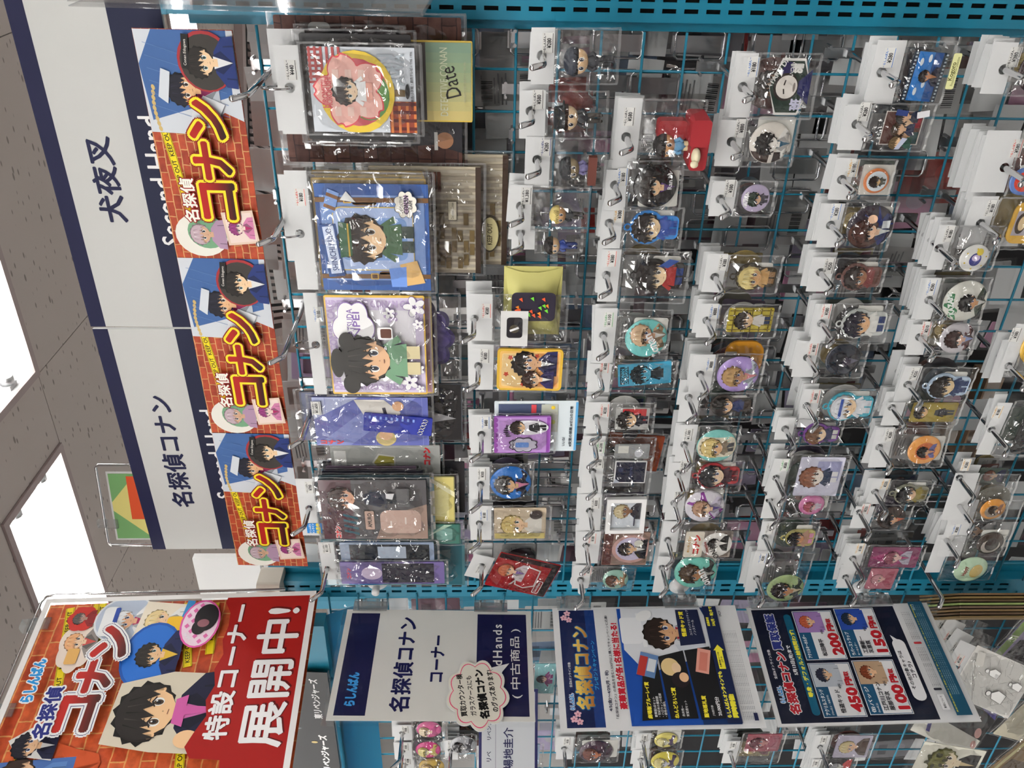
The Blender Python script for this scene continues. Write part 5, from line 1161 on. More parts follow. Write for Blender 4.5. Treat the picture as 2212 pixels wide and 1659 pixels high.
def socialcard(t, L):
    x, y, w_, h_ = L((1066, 872, 1250, 982)); o = card(t, x, y, w_, h_, '#d4dee2', None, .001, .002, z=-.006, name='pale_card'); A = Art(-.0045, .0001); A.ox, A.oy = 0, 0
    A.rect(-w_ * .48, -h_ * .5, w_ * .48, -h_ * .47, '#5aa0d0'); A.rect(-w_ * .3, -h_ * .1, w_ * .45, h_ * .45, '#4a5470'); A.rect(-w_ * .1, -h_ * .26, w_ * .44, -h_ * .06, '#b9bcae'); A.text('いいね!', -w_ * .3, -h_ * .34, .004, '#303840', .02); A.text('#安室の部屋 #ゼロの日常', 0, -h_ * .42, .004, '#303840', .03, wide=w_ * .8); A.ell(w_ * .38, -h_ * .2, .003, .003, '#e8c83a', n=8); A.ell(w_ * .1, -h_ * .2, .004, .004, '#b8bc60', n=8); A.rect(w_ * .28, h_ * .0, w_ * .44, h_ * .06, '#d04a50'); A.build('print', o)
I('purple theatre acrylic card', (1016, 896, 1062, 980), (1066, 897, 1190, 976), 'card', n=2, price='¥480', pc='b', K=(1040, 938), px=(1048, 912), bg='#9a62b4', art=theatre, th=.003, more=socialcard)
I('blue round badge with pink scarf figure', (1016, 1010, 1058, 1078), (1064, 1006, 1142, 1076), 'badge', n=6, price='¥300', pc='k', K=(1038, 1046), px=(1040, 1024), bg='#1f6ab8', art=bu('#241f1e', '#dfb58a', '#22263c', '#d888a8'))
I('cream folded picture card', (1016, 1094, 1062, 1166), (1066, 1096, 1180, 1160), 'card', n=4, price='¥180', pc='b', K=(1036, 1130), px=(1044, 1112), bg='#b8a890', art=lambda A, w, h: (A.rect(-w * .48, -h * .48, w * .2, h * .48, '#c9b9a0'), A.bust(-w * .05, -h * .02, w * .7, h * .8, '#c8b070', '#e0bc98', '#d8d4ca'), A.ell(w * .3, -h * .3, w * .14, h * .12, '#3a3230'), A.rect(-w * .48, -h * .48, -w * .3, h * .48, '#a89a60')))
# tilted red package
o = W(1040, 1222, -.1); t = thing('red_card_pack', 'tilted red and black card pack in a clear bag by the far post', 'card', frame(o, -.1, 0, -.32)); L = Loc(o, .1)
x, y, _, _ = L((1127, 1240, 1129, 1242)); q = -.0
header_mesh(-.03, -.014, .022, .018).build('header', M['paper'], t); sticker(t, -.008, -.001, '¥1,210', 'k', z=.0004)
def redpack(A, w, h):
    A.rect(-w * .49, -h * .49, w * .49, h * .49, '#9c1f22'); A.rect(-w * .49, -h * .49, w * .49, -h * .38, '#1c1a1c'); A.rect(w * .36, -h * .49, w * .49, h * .49, '#2c1a1c')
    for k in range(9): A.text('コナン', w * (-.3 + .25 * (k % 3)), h * (.1 - .13 * (k // 3)), .007, '#7a1618', .06)
    A.poly([(-w * .3, h * .06), (w * .1, h * .14), (w * .3, 0), (w * .24, -h * .24), (-w * .24, -h * .26), (-w * .36, -h * .1)], '#e0dcd8'); A.poly([(-w * .28, h * .04), (w * .09, h * .12), (w * .27, 0), (w * .21, -h * .22), (-w * .22, -h * .24), (-w * .33, -h * .09)], '#a8262a')
    A.bust(w * .06, h * .2, w * .5, h * .46, '#c06a4a', '#e8c0a0', '#d8ccd0', '#7a5aa0'); A.rrect(-w * .4, -h * .36, -w * .02, -h * .25, .003, '#e8e4e0'); A.rrect(-w * .385, -h * .35, -w * .035, -h * .26, .003, '#8c1c20'); A.text('Conan Edogawa', -w * .21, -h * .305, .0045, '#f0ece8', .02, wide=w * .3)
    A.poly([(-w * .3, h * .16), (w * .05, h * .02), (w * .08, -h * .0), (-w * .28, h * .12)], '#d8d4d0')
card(t, .002, -.066, .078, .098, '#9c1f22', redpack); bag_mesh(-.042, -.12, .046, -.013, .004, .003, 77).build('bag', M['film'], t); hook(o, 'chrome hook carrying the tilted red card pack'); stack('tilted red card pack', o, .1, .05, .03, 0, 3, .09, 77)

# ---- third row --------------------------------------------------------------------------------
def armchair(t, L):
    o = None
    for bb, z0, z1, nm in (((1414, 250, 1480, 292), .002, .016, 'backrest'), ((1474, 233, 1523, 291), .002, .04, 'armrest'), ((1474, 288, 1518, 346), .002, .034, 'seat')):
        x, y, w_, h_ = L(bb); b = MB().prism(rr(x - w_ / 2, y - h_ / 2, x + w_ / 2, y + h_ / 2, .004), z0, z1)
        o2 = colored(b, 'red_armchair' if o is None else nm, '#8e1a22', o or t, 'matte'); o = o or o2
    x, y, w_, h_ = L((1476, 291, 1502, 332)); colored(MB().ball((x, y, .038), (w_ * .45, h_ * .45, .008), 10, 8).ball((x - w_ * .3, y + h_ * .2, .045), (.0045, .0045, .004), 8, 6), 'white_cat', '#cfc6a8', t, 'matte', True)
I('figurine seated by a red armchair', (1322, 212, 1388, 368), (1402, 268, 1506, 340), 'figure', price='¥580', pc='k', K=(1352, 296), px=(1358, 250), n=4, cols=('#1c1817', '#c89a6a', '#5a92b8', '#c8b890'), more=armchair)
I('black badge with white name lettering', (1304, 368, 1356, 454), (1364, 356, 1464, 448), 'badge', n=3, price='¥180', pc='b', K=(1328, 400), px=(1344, 382), bg='#1e1c1d', art=bu('#2a2421', '#e2bc94', '#211f22', '#5a3a7a', txt=('Ran Mori', .24, -.3, .1, '#eaeaea')))
I('blue-outlined rubber keychain in blue suit', (1294, 456, 1346, 537), (1360, 454, 1464, 524), 'rubber', n=3, price='¥380', pc='y', K=(1316, 482), px=(1336, 462), cols=('#2f7cc4', '#241d1b', '#e8cca4', '#2a4a9a', '#2a4a9a'))
I('rubber keychain with red jacket and blue fish', (1290, 540, 1342, 652), (1372, 552, 1478, 632), 'rubber', n=3, price='¥380', pc='r', K=(1309, 594), px=(1320, 558), cols=('#2a2624', '#221c1a', '#e8cca4', '#a8302c', '#23386c'), extra=lambda A, w, h: A.poly([(w * .3, h * .1), (w * .5, -h * .14), (w * .46, -h * .36), (w * .26, -h * .12)], '#2c4480'))
I('turquoise badge with white script', (1280, 668, 1334, 784), (1352, 688, 1438, 768), 'badge', n=2, price='¥1,100', pc='g', K=(1303, 724), px=(1314, 690), bg='#6cc0bc', art=bu('#c8a884', '#c89c7c', '#a88a68', '#d8d8d2', kx=.75, dx=.12, txt=('Conan', -.14, -.14, .2, '#f2f4f2', .5)))
def clip_art(A, w, h): A.rect(-w * .49, -h * .49, w * .49, h * .49, '#3f98b8'); A.rect(-w * .4, h * .3, w * .4, h * .46, '#16262e'); A.text('CONAN', -w * .0, h * .41, .0042, '#58b0cc', .03); A.text('EDOGAWA', 0, h * .345, .0042, '#58b0cc', .03); A.chibi(0, -h * .1, w * .8, h * .74, '#18262c', '#4fa4c0', '#16242a', '#3f98b8')
I('slanted light-blue bookmark clip', (1268, 786, 1322, 848), (1332, 780, 1452, 828), 'card', n=2, price='¥180', pc='r', K=(1293, 803), px=(1305, 790), bg='#3f98b8', art=clip_art, rot=.12)
I('small acrylic stand with a red back', (1264, 870, 1318, 936), (1326, 880, 1404, 926), 'card', n=3, price='¥330', pc='r', K=(1288, 902), px=(1305, 886), bg='#c8c8c4', art=lambda A, w, h: (A.rect(-w * .1, -h * .4, w * .46, h * .3, '#b82c30'), A.chibi(-w * .04, 0, w * .8, h * .92, '#231d1b', '#e6c29a', '#24242c', '#2a2430')), edge=.003)
loose('orange_acrylic_card', 'rust orange acrylic card behind the grey clear bag', (1302, 936, 1432, 1012), .07, '#8a3a1c', lambda A, w, h: A.rect(-w * .45, -h * .45, w * .45, h * .45, '#a0481f'), 'card', roll=-.1)
I('grey clear bag with a silver fish shape', (1256, 950, 1308, 984), (1325, 958, 1404, 990), 'card', n=1, price='¥1,200', pc='g', K=(1282, 952), px=(1296, 966), bg='#8e9090', art=lambda A, w, h: (A.ell(-w * .1, -h * .2, w * .3, h * .12, '#c4c6cc'), A.rect(-w * .1, h * .1, w * .4, h * .4, '#d8d8d0')), name='clear_bag', cat='bag')
I('dark navy photo card', (1254, 984, 1306, 1064), (1324, 994, 1398, 1040), 'card', n=3, price='¥180', pc='k', K=(1280, 1018), px=(1294, 998), bg='#dcdcdc', art=lambda A, w, h: (A.rect(-w * .45, -h * .46, w * .45, h * .46, '#1c2034'), A.ell(w * .1, h * .3, .004, .004, '#2e3452'), A.text('Secret', 0, 0, .005, '#3c4468', .02), A.poly([(-w * .6, h * .5), (-w * .3, h * .46), (-w * .46, h * .3)], '#b8c0cc')))
def frame_more(t, L):
    x, y, w_, h_ = L((1304, 1074, 1396, 1146)); b = MB(); k = .0065
    for a, c in (((-w_ / 2, -h_ / 2), (w_ / 2, -h_ / 2 + k)), ((-w_ / 2, h_ / 2 - k), (w_ / 2, h_ / 2)), ((-w_ / 2, -h_ / 2 + k), (-w_ / 2 + k, h_ / 2 - k)), ((w_ / 2 - k, -h_ / 2 + k), (w_ / 2, h_ / 2 - k))): b.box((*a, .001), (*c, .008))
    o = b.build('white_frame', M['whiteplastic'], t); o.location = (x, y, 0)
I('white miniature picture frame', (1248, 1068, 1302, 1146), (1312, 1081, 1388, 1138), 'card', n=3, price='¥300', pc='k', K=(1274, 1103), px=(1286, 1086), bg='#c8ccd2', art=lambda A, w, h: (A.rect(-w * .5, -h * .5, w * .1, h * .5, '#d4dbe2'), A.bust(w * .12, -h * .06, w * .62, h * .9, '#c8b890', '#8a6248', '#2c2c34'), A.rect(-w * .4, -h * .3, w * .0, -h * .26, '#3a3c50')), more=frame_more, bulge=.006)
def rosecard(A, w, h):
    A.rect(-w * .49, -h * .49, w * .49, h * .49, '#8a7266'); A.rect(-w * .49, h * .3, w * .49, h * .49, '#5a3a34'); A.text('コナン', 0, h * .4, .006, '#8a5a50', .05); A.ell(0, -h * .12, w * .43, w * .43, '#c49c94'); A.ell(0, -h * .12, w * .35, w * .35, '#c8c0d8'); A.bust(0, -h * .14, w * .6, w * .66, '#2a231f', '#e0b890', '#23242c', '#d8d8d4'); A.ell(w * .2, -h * .26, w * .1, w * .1, '#dcdcd0')
I('brown card with round pink-rimmed picture', (1244, 1148, 1298, 1218), (1298, 1146, 1404, 1218), 'card', n=2, price='¥180', pc='r', K=(1266, 1178), px=(1278, 1162), bg='#8a7266', art=rosecard)
I('pale green badge beside the suction cup', (1236, 1222, 1276, 1268), (1296, 1228, 1362, 1266), 'badge', n=2, price='¥280', pc='r', K=(1254, 1252), px=(1268, 1232), bg='#8cb4a4', art=bu('#5a3a2a', '#c89a7a', '#9a7a5a'))

# ---- fourth row -------------------------------------------------------------------------------
def hexart(A, w, h):
    P = lambda k: [(w * .5 * k * math.cos(a), h * .5 * k * math.sin(a)) for a in [PI / 6 + i * PI / 3 for i in range(6)]]
    A.poly(P(1.12), '#e6e4e0'); A.poly(P(1.02), '#20342c'); A.poly([(-w * .3, -h * .49), (w * .3, -h * .49), (w * .1, -h * .2), (-w * .1, -h * .2)], '#23285c'); A.poly([(w * .1, h * .3), (w * .44, h * .2), (w * .4, -h * .1), (w * .2, h * .02)], '#2c2a58')
    A.ell(0, h * .1, w * .24, h * .3, '#241c1a'); A.ell(0, h * .08, w * .2, h * .26, '#e6e0d8'); A.rect(-w * .12, h * .12, -w * .03, h * .15, '#241c1a', .2); A.rect(w * .03, h * .12, w * .12, h * .15, '#241c1a', -.2); A.ell(0, -h * .1, w * .08, h * .03, '#8a8078')
    A.text('ATARU DATE', w * .3, h * .3, .0052, '#ecebe6', .03, rot=-.5); A.text('お前', w * .32, -h * .12, .011, '#ecebe6', .06, wide=.009); A.text('いつも', w * .3, h * .02, .0045, '#ecebe6', .03); A.text('班', -w * .3, -h * .2, .012, '#c8c8e0', .05); A.text('オレは…', -w * .3, -h * .32, .0045, '#ecebe6', .02)
I('dark hexagonal acrylic keychain', (1574, 116, 1640, 255), (1648, 124, 1760, 250), 'card', n=2, price='¥180', pc='b', K=(1604, 188), px=(1626, 144), bg='#b8c0c0', bgm=M['acrylic'], art=hexart, r=.012, name='acrylic_keychain_pack', cat='keychain')
I('black and white badge', (1542, 260, 1610, 360), (1612, 262, 1712, 352), 'badge', n=4, price='¥880', pc='k', K=(1580, 306), px=(1600, 276), bg='#dcd6cc', art=lambda A, w, h: (A.rect(-w * .49, 0, -w * .2, h * .5, '#3a2c26'), A.rect(-w * .49, -h * .5, -w * .2, -h * .1, '#2c2220'), A.bust(0, -h * .06, w * .8, h * .9, '#1e1c1c', '#ece8e0', '#e4e2dc', '#1d5068')))
I('small round purple-white badge', (1532, 392, 1594, 466), (1598, 396, 1664, 456), 'badge', n=3, price='¥380', pc='k', K=(1556, 430), px=(1576, 406), bg='#b4a8c4', art=lambda A, w, h: (A.chibi(0, -h * .04, w * .6, h * .76, '#2c3a30', '#d8b090', '#34303c'), A.text('MATSUDA', 0, h * .4, .005, '#ecebf0', .05, wide=w * .55)))
I('blond rubber keychain with brown eyes', (1516, 548, 1572, 632), (1586, 566, 1676, 624), 'rubber', n=6, price='¥380', pc='k', K=(1544, 598), px=(1562, 566), cols=('#3a3226', '#d9c684', '#c89a66', '#b8905a', '#8a6a48'))
def plaid(A, w, h):
    A.rect(-w * .48, -h * .48, w * .48, h * .48, '#b8a83c')
    for k in range(5): A.rect(-w * .48, h * (-.44 + .2 * k), w * .48, h * (-.41 + .2 * k), '#6a5c20'); A.rect(w * (-.42 + .2 * k), -h * .48, w * (-.37 + .2 * k), h * .48, '#7c6c28')
    A.chibi(0, -h * .04, w * .7, h * .8, '#2c241e', '#d8b48c', '#c8c4bc', '#2c3a5c')
I('yellow plaid acrylic charm', (1502, 656, 1554, 730), (1566, 664, 1672, 716), 'card', n=6, price='¥880', pc='b', K=(1526, 692), px=(1542, 672), bg='#a89834', art=plaid, name='acrylic_keychain_pack', cat='keychain')
I('purple badge with tan-haired portrait', (1486, 766, 1546, 850), (1544, 768, 1642, 846), 'badge', n=6, price='¥880', pc='b', K=(1512, 808), px=(1534, 786), bg='#a48cc8', art=bu('#b08c5c', '#b88a6a', '#c8d0dc', '#c87a80'))
loose('orange_ring_badge', 'large orange and white badge behind the purple badge', (1556, 734, 1652, 806), .07, '#d8962c', lambda A, w, h: A.rect(-w * .2, h * .2, w * .2, h * .5, '#e4dcd0'), 'badge', r=.03, th=.004)
I('dark rubber keychain in front of brown card', (1462, 850, 1512, 912), (1534, 856, 1620, 892), 'rubber', n=2, price=None, K=(1487, 858), cols=('#3a322c', '#1e1916', '#d8b088', '#22305c', '#3a2c24'), extra=None)
I('aqua badge with blond figure', (1456, 918, 1508, 998), (1506, 926, 1588, 996), 'badge', n=4, price='¥1,380', pc='k', K=(1478, 960), px=(1486, 938), bg='#7cc4bc', art=lambda A, w, h: (A.rect(-w * .3, -h * .5, w * .3, h * .5, '#e2d8c0'), A.chibi(0, 0, w * .6, h * .84, '#d8c07c', '#e0b488', '#8a7a64', '#3a3a40')))
I('black-haired rubber keychain with red edge', (1440, 1000, 1496, 1062), (1504, 1000, 1596, 1050), 'rubber', n=3, price='¥180', pc='k', K=(1464, 1022), px=(1478, 1006), cols=('#a02a30', '#1b1d20', '#e4c8a8', '#3a2028', '#5a1c24'))
I('striped badge with purple diagonal', (1434, 1062, 1482, 1122), (1482, 1058, 1560, 1124), 'badge', n=3, price='¥280', pc='k', K=(1456, 1086), px=(1466, 1068), bg='#d8d4dc', art=lambda A, w, h: ([A.rect(-w * .5 + w * .1 * k, -h * .5, -w * .46 + w * .1 * k, -h * .1, '#2a2430', .6) for k in range(4)], A.poly([(w * .1, h * .48), (w * .48, h * .1), (-w * .1, -h * .48), (-w * .4, -h * .28)], '#8a3a94'), A.bust(0, -h * .05, w * .7, h * .8, '#b08a70', '#e6c4a4', '#c8c0d4', '#5a4a8a')))
def newscard(A, w, h):
    A.rect(-w * .49, -h * .49, w * .49, h * .49, '#8a8078'); A.rrect(-w * .49, h * .1, w * .49, h * .49, .003, '#e4dccc'); A.text('めいたんてい', 0, h * .4, .0038, '#c8922c', .04, wide=w * .6); A.text('コナン', 0, h * .24, .009, '#c0302c', .07, wide=w * .7)
    for k in range(8): A.rect(-w * .45 + w * .12 * k, -h * .45, -w * .36 + w * .12 * k, -h * .3, '#6a6058')
    A.ell(0, -h * .18, w * .46, w * .46, '#ece8e2'); A.bust(w * .06, -h * .2, w * .6, w * .62, '#211f1f', '#ece8e2', '#23211f', '#ece8e2'); A.text('Detective', -w * .1, h * .04, .0045, '#8a2a2a', .03, rot=.3); A.text('CONAN', -w * .26, -h * .14, .008, '#3a3634', .02, rot=.5)
I('newsprint card with white badge', (1424, 1128, 1470, 1192), (1472, 1146, 1584, 1200), 'card', n=2, price='¥500', pc='k', K=(1442, 1166), px=(1496, 1168), bg='#8a8078', art=newscard)
I('teal badge with dark cap figure', (1410, 1204, 1450, 1278), (1460, 1196, 1544, 1264), 'badge', n=3, price=None, K=(1430, 1226), bg='#6cbcac', art=bu('#4a3a2a', '#b08058', '#2a2a2c', '#c8c8c0', txt=('Conan', -.15, -.2, .2, '#eef2ee', .5)))

# ---- fifth row --------------------------------------------------------------------------------
def film(A, w, h):
    A.rect(-w * .5, -h * .5, w * .5, h * .5, '#1d2a3a'); A.rect(-w * .5, -h * .36, w * .5, h * .36, '#2a78c4'); A.rect(-w * .5, -h * .36, w * .5, -h * .1, '#1f4a86')
    for k in range(14): A.rect(w * (-.49 + .072 * k), h * .41, w * (-.455 + .072 * k), h * .47, '#a8b4bc'); A.rect(w * (-.49 + .072 * k), -h * .47, w * (-.455 + .072 * k), -h * .41, '#a8b4bc')
    for x, y in ((.3, .24), (-.3, .2), (.38, .02), (-.14, .02)): A.ell(w * x, h * y, w * .08, h * .05, '#dce6ec')
    A.bust(w * .02, -h * .06, w * .4, h * .58, '#211a18', '#b8805a', '#2c2c3c', '#b07a54')
def paper_tag(t, L):
    x, y, w_, h_ = L((2040, 114, 2072, 192)); o = card(t, x, y, w_, h_, '#d4d49a', lambda A, w, h: (A.text('Kogoro', w * .0, h * .15, .006, '#5a5a30', .02, wide=w * .5), A.text('Presented by the Detective', 0, -h * .2, .004, '#6a6a40', 0, wide=w * .8)), .0006, z=.004, name='yellow_paper')
I('film strip acrylic charm', (1866, 88, 1960, 225), (1944, 112, 2046, 218), 'card', n=4, price='¥280', pc='b', K=(1904, 156), px=(1920, 124), bg='#1d2a3a', art=film, rot=-.06, more=paper_tag, name='acrylic_keychain_pack', cat='keychain')
def party(A, w, h):
    A.rect(-w * .42, -h * .42, w * .42, h * .42, '#dcd8d0'); A.rect(-w * .4, -h * .4, w * .4, h * .4, '#5a3a34')
    for x, y, a, b, c in ((-.24, -.04, '#3a2a22', '#e0b48c', '#24484a'), (.16, -.02, '#26201e', '#e6c09a', '#8c2430'), (-.02, .1, '#4a3a2c', '#dcb08c', '#2a2f4a'), (.3, .08, '#2c2826', '#d8ac88', '#23283c'), (-.34, .1, '#5a4a34', '#dcb890', '#2a4a40')): A.bust(w * x, h * (y - .1), w * .3, h * .5, a, b, c, eyes=False)
    A.rect(w * .3, -h * .46, w * .46, -h * .2, '#dcdce0', .2); A.rect(w * .34, h * .0, w * .48, h * .26, '#2a3a70', -.1); A.poly([(-w * .5, h * .1), (-w * .2, -h * .02), (-w * .22, -h * .14), (-w * .5, -.0)], '#aeb4c8')
I('group portrait acrylic card', (1808, 226, 1884, 326), (1884, 230, 2006, 318), 'card', n=3, price='¥280', pc='k', K=(1850, 268), px=(1866, 240), bg='#aeb4c0', bgm=M['acrylic'], art=party, th=.003, name='acrylic_keychain_pack', cat='keychain')
I('orange bottle-cap badge on white card', (1788, 342, 1850, 432), (1862, 362, 1920, 416), 'badge', n=2, price='¥180', pc='y', K=(1818, 388), px=(1842, 362), bg='#c8743a', art=lambda A, w, h: (A.poly(scallop(0, 0, w * .48, h * .48, 16, .08), '#c4703a'), A.ell(0, 0, w * .4, h * .4, '#d8e0e4'), A.chibi(0, 0, w * .5, h * .66, '#2c221c', '#d8b078', '#3a3a2c')), more=lambda t, L: card(t, L((1858, 345, 1930, 432))[0], L((1858, 345, 1930, 432))[1], .036, .038, '#cccac2', None, .0008, z=-.001, name='backing_card'))
I('badge with waving long-haired girl', (1762, 440, 1826, 536), (1828, 442, 1926, 538), 'badge', n=4, price='¥280', pc='b', K=(1794, 486), px=(1804, 456), bg='#2c2430', art=lambda A, w, h: (A.poly([(w * .48, -h * .1), (w * .1, -h * .48), (-w * .3, -h * .4), (0, -h * .1), (w * .3, h * .2)], '#23306c'), A.ell(-w * .12, h * .1, w * .34, h * .34, '#4a2a20'), A.bust(-w * .06, -h * .04, w * .84, h * .86, '#4a2a22', '#eac0a0', '#22306a', '#d8dcd8'), A.ell(w * .26, h * .06, w * .09, h * .1, '#eac0a0'), A.rect(w * .06, -h * .34, w * .22, -h * .16, '#d8dce0')))
I('brown cartoon tag on dark card', (1740, 556, 1806, 630), (1812, 566, 1904, 626), 'rubber', n=4, price='¥250', pc='k', K=(1772, 588), px=(1790, 574), cols=('#6a4a44', '#2a1e1a', '#9a6a4c', '#7a3c3a', '#5a3a30'))
I('acrylic figure in white shirt and blue shorts', (1748, 658, 1800, 742), (1810, 662, 1916, 734), 'rubber', n=4, price='¥380', pc='r', K=(1774, 698), px=(1784, 672), cols=('#c4c8c4', '#23202e', '#e2b488', '#e0e0da', '#2c3f6e'), m='gloss')
I('dark midnight-blue badge', (1708, 738, 1772, 814), (1772, 742, 1866, 808), 'badge', n=4, price='¥180', pc='r', K=(1744, 772), px=(1756, 752), bg='#1a2230', art=bu('#141a26', '#3a3444', '#2a2630', '#5a5868'))
I('rubber keychain with blue and white cap', (1722, 842, 1776, 922), (1782, 846, 1886, 906), 'rubber', n=5, price='¥580', pc='r', K=(1742, 876), px=(1760, 856), cols=('#3fa4b8', '#e0e2e6', '#e8c8a0', '#dfe2e6', '#d8dce2'), extra=lambda A, w, h: A.rect(-w * .34, h * .24, w * .34, h * .31, '#2a4c9c'))
I('brown-haired rubber keychain with purple edge', (1672, 902, 1720, 950), (1732, 912, 1812, 956), 'rubber', n=3, price=None, K=(1696, 926), cols=('#6a3a86', '#6a4a34', '#e8ccaa', '#2c3050', '#c8c8c4'))
I('pale card with small auburn-haired figure', (1656, 992, 1706, 1078), (1710, 986, 1826, 1068), 'card', n=4, price='¥580', pc='g', K=(1676, 1032), px=(1694, 1004), bg='#c4c4d4', art=lambda A, w, h: (A.rect(-w * .1, -h * .44, w * .4, h * .1, '#9a9cc0'), A.chibi(0, h * .02, w * .62, h * .86, '#8a5a44', '#ece0d4', '#2c3a54', '#e0e0e0')))
I('pink fluffy badge', (1650, 1082, 1690, 1120), (1716, 1068, 1788, 1108), 'badge', n=2, price=None, K=(1662, 1080), bg='#b86a94', art=lambda A, w, h: (A.ell(0, 0, w * .4, h * .4, '#c87aa4'), A.chibi(0, 0, w * .5, h * .7, '#a0505c', '#e0b4b0', '#c8c0cc')))
I('acrylic tag with baby and pink cloth', (1640, 1126, 1680, 1192), (1692, 1134, 1760, 1184), 'rubber', n=2, price='¥280', pc='k', K=(1652, 1160), px=(1662, 1140), cols=('#a8a060', '#191a1c', '#c89068', '#a8806a', '#d08aa8'), m='gloss')
I('green badge with stern portrait', (1612, 1190, 1652, 1272), (1658, 1238, 1734, 1296), 'badge', n=4, price='¥280', pc='b', K=(1634, 1248), px=(1644, 1204), bg='#93a874', art=bu('#26201c', '#b07c54', '#33483c', '#c4b89c'))

# ---- sixth row --------------------------------------------------------------------------------
I('oval red charm on blue', (2096, 284, 2186, 416), (2180, 360, 2236, 420), 'badge', n=7, price='¥580', pc='r', K=(2170, 362), px=(2196, 320), bg='#5a7ab8', art=lambda A, w, h: A.ell(0, 0, w * .36, h * .36, '#d0402c'))
I('white-topped bag at the upper end of the sixth row', (2116, 92, 2196, 204), (2200, 100, 2290, 200), 'badge', n=5, price='¥380', pc='k', K=(2168, 150), px=(2190, 122), bg='#3a2c30', art=bu('#2c2624', '#d8b090', '#6a3040'))
I('yellow ornate frame charm with a dark cat', (2066, 424, 2158, 540), (2164, 436, 2256, 526), 'card', n=4, price='¥180', pc='k', K=(2118, 482), px=(2140, 448), bg='#d2a438', art=lambda A, w, h: (A.poly(scallop(0, 0, w * .5, h * .48, 10, .1), '#d2a438'), A.rect(-w * .3, -h * .4, w * .3, h * .36, '#b0a8b0'), A.ell(0, h * .12, w * .26, h * .2, '#3a2a1e'), A.ell(0, h * .08, w * .18, h * .14, '#e0c494')), r=.012)
I('white badge with moon and bowing figure', (2004, 486, 2062, 584), (2060, 534, 2144, 578), 'badge', n=6, price='¥180', pc='k', K=(2028, 536), px=(2050, 504), bg='#dcdcd8', art=lambda A, w, h: (A.ell(-w * .02, 0, w * .24, h * .2, '#2a3080'), A.ell(w * .05, -.0, w * .12, h * .14, '#c8b8d8'), A.ell(w * .26, -h * .1, w * .12, h * .12, '#d8c030'), [A.ell(w * .36 * math.cos(k), h * .36 * math.sin(k), w * .03, h * .03, '#d8b830', n=8) for k in (0, 1, 2, 3, 4, 5)]))
I('green and glitter-white badge', (1976, 602, 2036, 690), (2034, 606, 2130, 692), 'badge', n=6, price='¥280', pc='b', K=(2006, 648), px=(2012, 620), bg='#d2d2c8', art=lambda A, w, h: (A.poly([(-w * .48, h * .12), (-w * .38, h * .3), (-w * .1, h * .47), (w * .2, h * .45), (w * .2, h * .3), (-w * .2, h * .16)], '#3a7a50'), A.text('KAZAMI', -w * .06, h * .34, .006, '#e4ece4', .05, rot=.35), A.bust(0, -h * .14, w * .8, h * .7, '#1c1a1a', '#c89468', '#34402e', '#cfd0cc')))
I('brown-haired portrait charm with silver ring', (1952, 702, 2012, 766), (2024, 696, 2106, 762), 'badge', n=4, price='¥210', pc='r', K=(1986, 728), px=(2000, 710), bg='#c0bcc0', art=bu('#3a2420', '#d8b09a', '#5a2a2c', '#8a9ac8'))
I('rubber keychain with pale blue edge and navy suit', (1930, 790, 1992, 872), (1996, 802, 2096, 860), 'rubber', n=4, price='¥250', pc='k', K=(1960, 830), px=(1974, 806), cols=('#b4c8dc', '#231d1a', '#e6ca9c', '#24365e', '#24365e'))
I('gold leaf-shaped charm', (1902, 872, 1956, 920), (1960, 868, 2070, 910), 'card', n=3, price=None, K=(1926, 880), bg='#8a7a3a', art=lambda A, w, h: (A.poly([(-w * .4, h * .5), (w * .45, h * .1), (w * .4, -h * .4), (-w * .1, -h * .5), (-w * .48, -h * .1)], '#9a8838'), A.chibi(0, 0, w * .6, h * .9, '#2a221c', '#d8b080', '#2c2c30')), name='acrylic_keychain_pack', cat='keychain')
I('orange round charm with violet figure', (1872, 926, 1936, 1008), (1948, 942, 2040, 1000), 'badge', n=3, price='¥280', pc='k', K=(1899, 966), px=(1922, 940), bg='#d89448', art=lambda A, w, h: (A.ell(0, 0, w * .3, h * .3, '#c86a3a'), A.bust(0, -h * .02, w * .5, h * .6, '#261f1c', '#c8946a', '#5a5a9a', '#c8805a')))
I('black-haired acrylic tag in olive coat', (1870, 1034, 1922, 1090), (1926, 1040, 2006, 1086), 'rubber', n=3, price='¥250', pc='y', K=(1890, 1062), px=(1910, 1044), cols=('#8a8a78', '#171a1e', '#dcb896', '#8a7c3a', '#7a6c34'), m='gloss')
I('dark brown badge with red-haired figure', (1846, 1094, 1890, 1142), (1886, 1092, 1962, 1140), 'badge', n=4, price='¥250', pc='r', K=(1856, 1106), px=(1868, 1098), bg='#33261f', art=bu('#1c1614', '#d8a884', '#3a2c26', '#c05a3c'))
I('tall crimson patterned acrylic card', (1820, 1176, 1872, 1228), (1872, 1180, 1990, 1222), 'card', n=5, price='¥180', pc='y', K=(1842, 1206), px=(1856, 1184), bg='#7a3a5a', art=lambda A, w, h: (A.poly([(0, h * .5), (w * .4, 0), (0, -h * .5), (-w * .4, 0)], '#9a3a6a'), A.bust(0, -h * .05, w * .7, h * .56, '#8a4a5a', '#d8b0a8', '#b0a8b8', '#a82a6a')))
I('small rose pink card by the suction cup', (1806, 1226, 1850, 1272), (1866, 1224, 1940, 1270), 'card', n=2, price=None, K=(1826, 1246), bg='#b06a78', art=lambda A, w, h: A.bust(0, 0, w * .8, h * .8, '#c08a90', '#d8a8a0', '#a85a68'))

